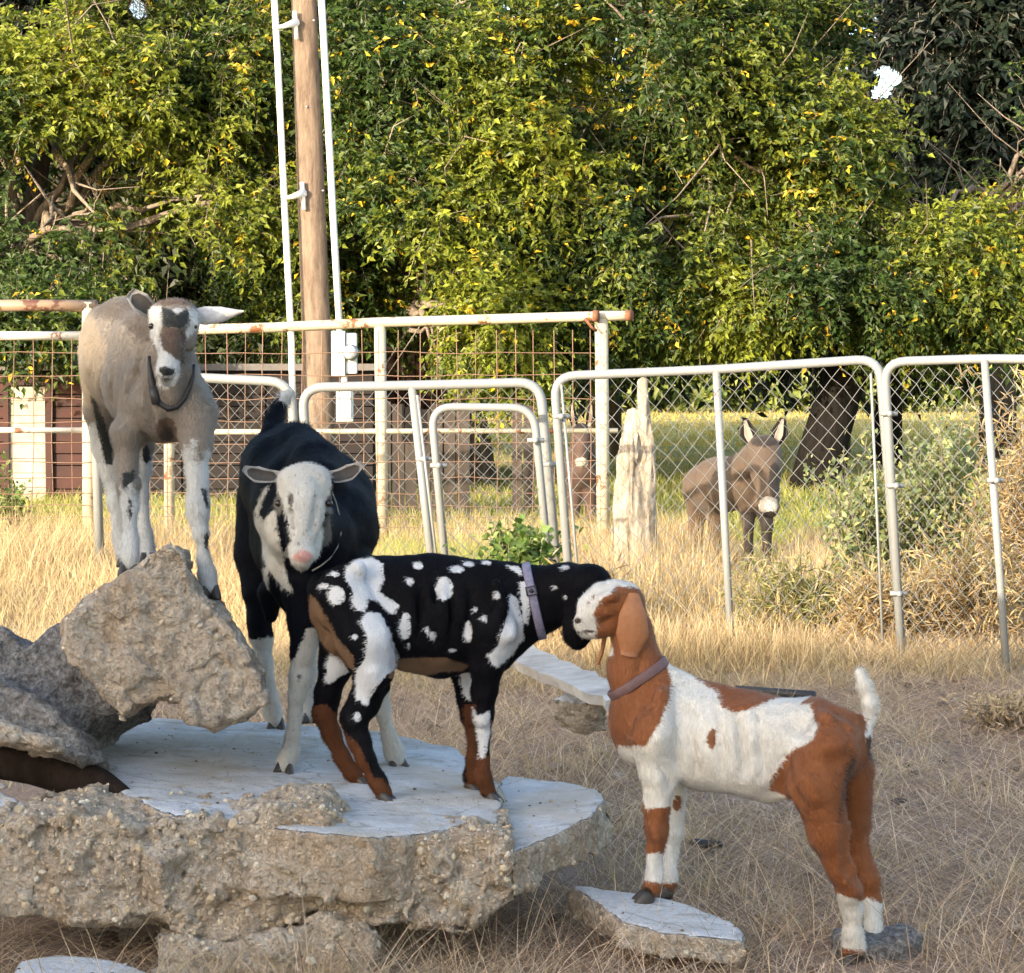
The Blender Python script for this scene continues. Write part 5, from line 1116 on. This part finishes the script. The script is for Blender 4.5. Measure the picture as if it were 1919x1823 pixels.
tree('leafy yellow-green tree filling the left behind the grey goat', [(60, 300, 24.5, 300, 230, 1.6), (330, 190, 25, 270, 230, 1.6), (150, 500, 23.6, 300, 130, 1.1), (420, 440, 24.4, 200, 160, 1.2), (40, 120, 25.5, 200, 90, 1.2), (60, 380, 23.6, 170, 130, .8), (90, 600, 21.6, 150, 50, .5)],
     [(10, 950, 25.2, .20), (20, 700, 25.2, .17), (40, 480, 25.2, .13), (90, 250, 25.2, .09)], 9200, [(.04, .07, .014), (.19, .215, .022), (.62, .40, .03)], seed=3, yellow=.12, limbs=22, holes=H)
tree('tall leafy tree behind the utility pole and electric meter', [(600, 250, 25.5, 260, 280, 1.7), (820, 150, 25, 280, 230, 1.7), (780, 450, 24, 230, 190, 1.3), (1000, 330, 24.4, 200, 260, 1.5), (940, 610, 23.0, 90, 120, .6), (600, 560, 24.6, 160, 90, 1.0)],
     [(905, 985, 25, .26), (880, 800, 25, .22), (850, 690, 25, .20), (780, 600, 25, .17), (760, 380, 25.2, .13), (800, 200, 25.4, .08)], 11500, G1, seed=13, holes=H, yellow=.12)
tree('broad leafy tree with a dark leaning trunk behind the donkey', [(1220, 180, 24.6, 280, 240, 1.8), (1300, 440, 24, 260, 190, 1.5), (1480, 350, 24.6, 250, 220, 1.6), (1400, 90, 25.2, 200, 130, 1.4), (1500, 545, 23.8, 300, 80, 1.1), (1750, 505, 24.2, 230, 140, 1.2), (1120, 560, 24, 140, 90, .9)],
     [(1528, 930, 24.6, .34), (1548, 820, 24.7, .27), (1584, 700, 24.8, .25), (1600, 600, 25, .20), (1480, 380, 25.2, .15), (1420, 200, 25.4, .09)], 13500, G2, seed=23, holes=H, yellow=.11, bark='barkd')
tree('leafy tree half cut off by the right edge, lower branches over the gate', [(1840, 560, 26.0, 190, 120, 1.0), (1980, 400, 26.5, 200, 300, 1.6)],
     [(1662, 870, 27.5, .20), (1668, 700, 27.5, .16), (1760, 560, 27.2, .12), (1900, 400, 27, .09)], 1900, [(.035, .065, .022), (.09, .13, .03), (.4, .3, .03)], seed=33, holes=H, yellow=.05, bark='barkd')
DK = [(.004, .009, .008), (.014, .024, .014), (.05, .06, .02)]
tree('dark evergreen tree in the upper right corner', [(1800, 60, 31, 190, 230, 1.8), (1900, 250, 31, 160, 200, 1.6), (1960, -50, 31, 200, 200, 1.8)], [(1870, 900, 31.5, .3), (1870, 500, 31.5, .22), (1850, 100, 31.5, .12)], 2600, DK, 'evergreen_tree', .16, 0, 43, .33, holes=H, limbs=14)
tree('dark evergreen tree in the upper left corner', [(150, -20, 32, 170, 110, 1.6), (20, 60, 32, 150, 120, 1.4)], [(100, 900, 32.5, .3), (100, 500, 32.5, .2), (130, 60, 32.5, .12)], 1000, DK, 'evergreen_tree', .18, 0, 53, .33, holes=H, limbs=10)
BK = [(.012, .022, .009), (.034, .048, .014), (.2, .18, .03)]
for k, (u0, rr_, lab) in enumerate([(120, 330, 'tall dark tree behind the left yellow-green tree'), (620, 330, 'tall dark tree far behind the utility pole'), (1130, 330, 'tall dark tree far behind the cream corner post'), (1560, 300, 'tall dark tree far behind the leaning trunk'), (1960, 260, 'tall dark tree far behind the right edge'), (-480, 380, 'tall dark tree standing well outside the left edge'), (2480, 330, 'tall dark tree standing well outside the right edge')]):
    tree(lab, [(u0, 150, 35, rr_, 280, 1.6), (u0 + 40, 420, 34, rr_, 210, 1.4), (u0 - 60, 575, 34, rr_ * .9, 85, 1.1)], [(u0, 860, 35.6, .3), (u0 + 10, 600, 35.6, .25), (u0, 300, 35.6, .15)], 3600, BK, 'background_tree', .20, 0.02, 60 + k, .30, holes=H, limbs=12, lv=10, twl=(.5, 1.2))

# ---------------------------------------------------------------- grass, straw, weeds
def blades(name, x, y, z0, hgt, wid, lean, cols, mat_, seed, seg=3, droop=.5, cvar=.25):
    g = np.random.default_rng(seed); n = len(x); hgt = hgt * np.where(((x - .81) / .16) ** 2 + ((y - 4.93) / .16) ** 2 < 1, .25, 1); az = g.uniform(0, 2 * math.pi, n); d = np.stack([np.cos(az), np.sin(az), 0 * az], -1)
    face = g.uniform(0, 2 * math.pi, n); sd = np.stack([np.cos(face), np.sin(face) * .5, 0 * az], -1) * (wid * .5)[:, None]
    Vs = []; b = np.stack([x, y, z0], -1)
    for k in range(seg):
        t = k / seg; p = b + d * (lean * hgt * (t + droop * t * t))[:, None] + np.array([0, 0, 1.])[None] * (hgt * (t - .35 * droop * lean * t * t))[:, None]
        w = (1 - t * .65); Vs += [p - sd * w, p + sd * w]
    t = 1; p = b + d * (lean * hgt * (1 + droop))[:, None] + np.array([0, 0, 1.])[None] * (hgt * (1 - .35 * droop * lean))[:, None]; Vs.append(p)
    m = 2 * seg + 1; V = np.stack(Vs, 1).reshape(-1, 3); o = (np.arange(n) * m)[:, None]
    Q = np.vstack([o + np.array([[2 * k, 2 * k + 1, 2 * k + 3, 2 * k + 2]]) for k in range(seg - 1)]) if seg > 1 else np.zeros((0, 4), int)
    T = o + np.array([[2 * seg - 2, 2 * seg - 1, 2 * seg]])
    C = np.asarray(cols)[g.integers(0, len(cols), n)] * (1 + g.uniform(-cvar, cvar, (n, 1)))
    return kind(mesh_np(name, V, [q for q in (Q, T) if len(q)], mat_, cols=np.repeat(C, m, 0)), 'stuff')
def field(n, y0, y1, u0=-420, u1=2350, seed=0, power=1.0, clump=None, thr=.45):
    g = np.random.default_rng(seed); y = y0 + (y1 - y0) * g.random(n) ** power; u = g.uniform(u0, u1, n); x = (u - CX) / F * y
    if clump:
        k = fbm(np.stack([x, y, 0 * x], -1), clump, seed + 3, 2) > thr + g.uniform(-.08, .08, n); x, y = x[k], y[k]
    return x, y
ST_ = [(.53, .39, .23), (.40, .29, .165), (.60, .47, .29), (.27, .185, .105)]
def add_grass():
    # tall sunlit straw behind the rubble and along the gates
    x, y = field(74000, 10.2, 17.5, seed=1, power=1.1)
    g = np.random.default_rng(2); nz = fbm(np.stack([x, y, 0 * x], -1), .9, 7, 2); h = (.10 + .55 * np.clip(nz - .28, 0, 1)) * g.uniform(.45, 1.4, len(x)) * np.clip((y - 9.8) / 1.8, .25, 1)
    uu_ = x / y * F + CX; h = h * np.where((uu_ > 1360) & (uu_ < 1490) & (y > 11), .45, 1)
    blades('dry_grass', x, y, gz(x, y) - .01, h, g.uniform(.003, .007, len(x)), g.uniform(.05, .6, len(x)), ST_, M['straw'], 3)
    # trampled straw in the shade
    x, y = field(132000, 3.9, 10.6, seed=4, power=.9, clump=1.3, thr=.36); g = np.random.default_rng(5)
    SH = [(.56, .40, .285), (.40, .27, .19), (.68, .51, .38), (.20, .135, .10)]
    blades('straw_litter', x, y, gz(x, y) + .004, g.uniform(.015, .075, len(x)) , g.uniform(.0018, .0038, len(x)), g.uniform(1.2, 4.2, len(x)), SH, M['straw'], 6, droop=.35)
    x, y = field(12500, 4.2, 10.8, seed=14, clump=.9, thr=.5); g = np.random.default_rng(15)
    blades('dead_stems', x, y, gz(x, y), g.uniform(.08, .24, len(x)), g.uniform(.0018, .003, len(x)), g.uniform(.2, 1.3, len(x)), SH, M['straw'], 16)
    # field beyond
    x, y = field(42000, 17, 27, seed=8, power=1.1); g = np.random.default_rng(9)
    blades('field_grass', x, y, gz(x, y) - .01, g.uniform(.06, .2, len(x)), g.uniform(.008, .018, len(x)), g.uniform(.1, .9, len(x)), [(.17, .20, .05), (.26, .26, .07), (.38, .34, .13)], M['straw'], 10, seg=2)
    x, y = field(22000, 27, 42, seed=28, power=1.1); g = np.random.default_rng(29)
    blades('field_grass', x, y, gz(x, y) - .01, g.uniform(.04, .14, len(x)), g.uniform(.01, .022, len(x)), g.uniform(.1, .9, len(x)), [(.36, .30, .10), (.28, .26, .08), (.46, .37, .15)], M['straw'], 30, seg=2)
    x, y = field(31000, 40, 85, seed=18, power=1.2); g = np.random.default_rng(19)
    blades('field_grass', x, y, gz(x, y) - .02, g.uniform(.05, .2, len(x)), g.uniform(.02, .05, len(x)), g.uniform(.1, .9, len(x)), [(.40, .31, .10), (.34, .29, .09), (.46, .37, .15)], M['straw'], 20, seg=2)
    # greener grass by the small gate
    x, y = field(5000, 11.5, 15.5, 690, 930, 21); g = np.random.default_rng(22)
    blades('green_grass', x, y, gz(x, y), g.uniform(.12, .34, len(x)), g.uniform(.004, .008, len(x)), g.uniform(.1, .7, len(x)), [(.22, .26, .06), (.34, .34, .09), (.45, .40, .16)], M['weed'], 23)
    x, y = field(3500, 11.2, 15.5, 1120, 1560, 31); g = np.random.default_rng(32)
    uu_ = x / y * F + CX; cutm = np.where((uu_ > 1360) & (uu_ < 1490), .6, 1) * (.4 + fbm(np.stack([x * 2, y, 0 * x], -1), 1.2, 5, 2))
    blades('dry_grass', x, y, gz(x, y), cutm * g.uniform(.2, .5, len(x)), g.uniform(.003, .006, len(x)), g.uniform(.05, .5, len(x)), ST_, M['straw'], 33)
    x, y = field(7000, 9.75, 10.25, 1090, 1640, 51); g = np.random.default_rng(52)
    uu_ = x / y * F + CX; fd = np.clip(np.minimum((uu_ - 1080) / 60, (1650 - uu_) / 150), .12, 1) * (.45 + .8 * fbm(np.stack([x * 3, y, 0 * x], -1), 1.3, 5, 2))
    blades('dry_grass', x, y, gz(x, y), fd * g.uniform(.05, .32, len(x)) * np.where(g.random(len(x)) < .5, .5, 1), g.uniform(.003, .0055, len(x)), g.uniform(.05, .6, len(x)), ST_, M['straw'], 53)
    g = np.random.default_rng(61); n = 60; u = np.concatenate([g.uniform(480, 620, 24), g.uniform(60, 360, 22), g.uniform(760, 900, 14)]); yy = g.uniform(4.3, 4.55, n); x = (u - CX) / F * yy
    blades('dead_stems', x, yy, 0 * x, g.uniform(.10, .34, n), g.uniform(.0018, .003, n), g.uniform(.1, .9, n), [(.40, .28, .18), (.52, .4, .28)], M['straw'], 62, seg=5)
    g = np.random.default_rng(71); cx_, cy_ = field(320, 4.5, 10.2, seed=72, power=.7); k = g.integers(0, len(cx_), 12500); sp_ = g.uniform(.02, .09, len(cx_))[k]
    x = cx_[k] + g.normal(0, 1, len(k)) * sp_; y = cy_[k] + g.normal(0, 1, len(k)) * sp_; hh = g.uniform(.05, .17, len(cx_))[k] * g.uniform(.4, 1.2, len(k))
    kk = ~((np.abs(x - .0) < 1.3) & (x < .25) & (y > 4.9) & (y < 6.6)); x, y, hh = x[kk], y[kk], hh[kk]
    blades('grass_tufts', x, y, gz(x, y), hh, g.uniform(.0018, .0034, len(x)), g.uniform(.2, 1.4, len(x)), [(.50, .38, .27), (.38, .28, .2), (.58, .47, .34)], M['straw'], 73)
    x, y = field(16000, 8.6, 10.4, seed=81, power=.45); g = np.random.default_rng(82); kk = fbm(np.stack([x, y, 0 * x], -1), 1.6, 83, 3) > .62 - .13 * (y - 8.6); x, y = x[kk], y[kk]
    blades('dry_grass', x, y, gz(x, y), g.uniform(.04, .2, len(x)), g.uniform(.0025, .005, len(x)), g.uniform(.2, 1.3, len(x)), ST_, M['straw'], 84)
    # straw around the foot of the rubble
    g = np.random.default_rng(41); n = 1500; u = g.uniform(-60, 1060, n); yy = g.uniform(4.35, 4.72, n); x = (u - CX) / F * yy
    blades('straw_litter', x, yy, 0 * x + .0, g.uniform(.04, .17, n), g.uniform(.0016, .003, n), g.uniform(.4, 2.2, n), [(.42, .32, .21), (.34, .25, .16), (.50, .40, .27)], M['straw'], 42)
add_grass()
def scatter_stones():
    g = np.random.default_rng(91); n = 700; x, y = field(n, 4.2, 9.8, seed=92); n = len(x)
    ico = MBico; sz = np.minimum(g.gamma(2, .004, n) + .003, .03); rot, _ = np.linalg.qr(g.normal(size=(n, 3, 3)))
    W_ = np.einsum('nij,vj->nvi', rot, ico[0]) * (sz[:, None, None] * np.array([1.2, 1., .7])) + np.stack([x, y, gz(x, y) + sz * .3], -1)[:, None]
    cc = np.array([(.30, .24, .19), (.10, .07, .05), (.42, .37, .32), (.05, .035, .03)])[g.integers(0, 4, n)]
    kind(mesh_np('ground_pebbles', W_.reshape(-1, 3), (ico[1][None] + (np.arange(n) * 12)[:, None, None]).reshape(-1, 3), M['stone'], cols=np.repeat(cc, 12, 0)), 'stuff')
scatter_stones()

def weed(label, u, v, Y, ru, rv, n, cols, name='weed_bush', seed=1, leaf=.05, stems=30, rd=None, cat='bush', group=None, tall=0, wide=.28, flowers=0):
    g = np.random.default_rng(seed); c = P(u, v, Y); q = px(Y); rd = rd or ru * q * .8
    base = np.array([c[0], Y, float(gz(c[0], Y))]); t = thing(name, label, cat, base, group)
    ends = c + g.normal(0, .5, (stems, 3)) * np.array([ru * q, rd, rv * q]) + np.array([0, 0, rv * q * .15])
    ends = np.where(ends[:, 2:3] < base[2] + .06, np.concatenate([ends[:, :2], np.full((stems, 1), base[2] + .1)], 1), ends)
    mb = MB(); pos = []; dirs = []
    for e_ in ends:
        b_ = base + g.normal(0, .25, 3) * np.array([ru * q, rd, 0]); mid = (b_ + e_) / 2 + g.normal(0, .03, 3)
        mb.tube([b_, mid, e_], [.006, .004, .002], 4, False)
        k = max(2, n // stems); s_ = g.uniform(.25, 1.05, k)[:, None]; pp = b_ * (1 - s_) ** 2 + 2 * s_ * (1 - s_) * mid + e_ * s_ ** 2; pos.append(pp + g.normal(0, .035, pp.shape) * np.array([1, 1, .8])); dirs.append(np.repeat((e_ - b_)[None], k, 0))
    kind(mb.build('stems', M['twig'], t), 'stuff')
    pos = np.vstack(pos); k = len(pos); ld = g.normal(0, .7, (k, 3)) + np.array([0, -.1, .25]); ld /= np.linalg.norm(ld, axis=1)[:, None]
    nr = g.normal(0, .6, (k, 3)) + np.array([-.3, -.3, .7]); nr -= ld * (nr * ld).sum(1)[:, None]; nr /= np.linalg.norm(nr, axis=1)[:, None]; sv = np.cross(ld, nr)
    Lf = (leaf * g.uniform(.5, 1.3, k))[:, None]; Wf = Lf * wide
    V = np.stack([pos, pos + ld * Lf * .5 - sv * Wf, pos + ld * Lf - nr * Lf * .15, pos + ld * Lf * .5 + sv * Wf], 1).reshape(-1, 3); Q = np.arange(k * 4).reshape(-1, 4)
    cc = np.asarray(cols)[g.integers(0, len(cols), k)] * g.uniform(.7, 1.3, (k, 1))
    kind(mesh_np('foliage', V, np.concatenate([Q[:, [0, 1, 2]], Q[:, [0, 2, 3]]]), M['weed'], t, cols=np.repeat(cc, 4, 0)), 'stuff')
    return t
GR = [(.09, .15, .03), (.14, .20, .05), (.22, .26, .08), (.07, .11, .03)]
GP = [(.13, .17, .07), (.20, .24, .11), (.28, .30, .15), (.35, .33, .14)]
weed('low leafy green bush in front of the small gate, above the spotted goat', 975, 1030, 11.4, 85, 55, 2600, GR, seed=1, leaf=.055, wide=.36, stems=60)
weed('grey-green weed bush behind the wide gate, right of the donkey', 1625, 960, 12.2, 80, 105, 4200, GP, seed=2, leaf=.045, stems=80)
weed('grey-green weed bush behind the gate at the right edge', 1765, 920, 12.4, 95, 135, 6000, GP, seed=3, leaf=.045, stems=80)
weed('small green weed at the left edge behind the corral wire', 10, 950, 16.8, 40, 60, 900, GR, seed=4, leaf=.06)
DR = [(.48, .36, .20), (.36, .25, .14), (.56, .45, .28), (.28, .19, .11)]
weed('tall dry brown brush filling the right edge', 1940, 930, 11.6, 110, 190, 7500, DR, 'dry_brush', 5, .10, 130, wide=.05)
weed('dry tangled brush low behind the right gate', 1800, 1120, 10.9, 150, 80, 5200, DR, 'dry_brush', 6, .10, 110, wide=.05)
weed('olive dry weeds tangled in the lower half of the wide gate', 1490, 1120, 11.1, 130, 85, 4200, [(.30, .29, .11), (.42, .35, .19), (.20, .21, .08), (.5, .41, .24)], 'dry_brush', 7, .08, 120, wide=.06)
weed('patch of dry weeds at the foot of the double gate posts', 1640, 1150, 10.7, 70, 70, 2600, DR, 'dry_brush', 9, .09, 70, wide=.05)
weed('dry weeds behind the brown goat head, below the small gate', 1080, 1130, 10.8, 90, 75, 2800, DR, 'dry_brush', 10, .09, 80, wide=.05)
weed('low dry brush at the right edge in the shaded yard', 1890, 1420, 8.2, 90, 60, 1500, [(.42, .31, .22), (.30, .21, .15), (.52, .40, .29)], 'dry_brush', 11, .04, 80, wide=.12)
for k, (u, v, ru, rv, lab) in enumerate([(1180, 725, 150, 26, 'first low hedge clump at the far end of the field, behind the old post'), (1420, 722, 160, 30, 'low hedge clump at the far end of the field, above the donkey'), (1700, 715, 200, 36, 'low hedge clump at the far end of the field, right of the leaning trunk'), (960, 715, 150, 30, 'low hedge clump at the far end of the field, behind the small gate')]):
    weed(lab, u, v - 6, 75, ru, rv, 4200, [(.17, .21, .06), (.11, .15, .045), (.26, .28, .09)], 'hedge_clump', 20 + k, .42, 40, rd=1.5, cat='hedge')
# far wood line closing the view
def wood():
    g = np.random.default_rng(77); n = 26000; x = g.uniform(-32, 32, n); y = g.uniform(95, 103, n); top = 9 + 4 * fbm(np.stack([x, y, 0 * x], -1), .12, 3, 2); z = g.random(n) ** .8 * top; p = np.stack([x, y, z], -1)
    u, v = proj(p); k = ~(((u - 1662) ** 2 + (v - 150) ** 2 < 80 ** 2)); p = p[k]; n = len(p)
    a_ = g.normal(0, .5, (n, 3)); b_ = g.normal(0, .5, (n, 3)); V = np.stack([p - a_, p + b_, p + a_, p - b_], 1).reshape(-1, 3); c = np.array([[.035, .055, .02]]) * g.uniform(.5, 1.6, (n, 1))
    kind(mesh_np('distant_woods', V, np.arange(n * 4).reshape(-1, 4), M['leaf'], cols=np.repeat(c, 4, 0)), 'stuff')
wood()
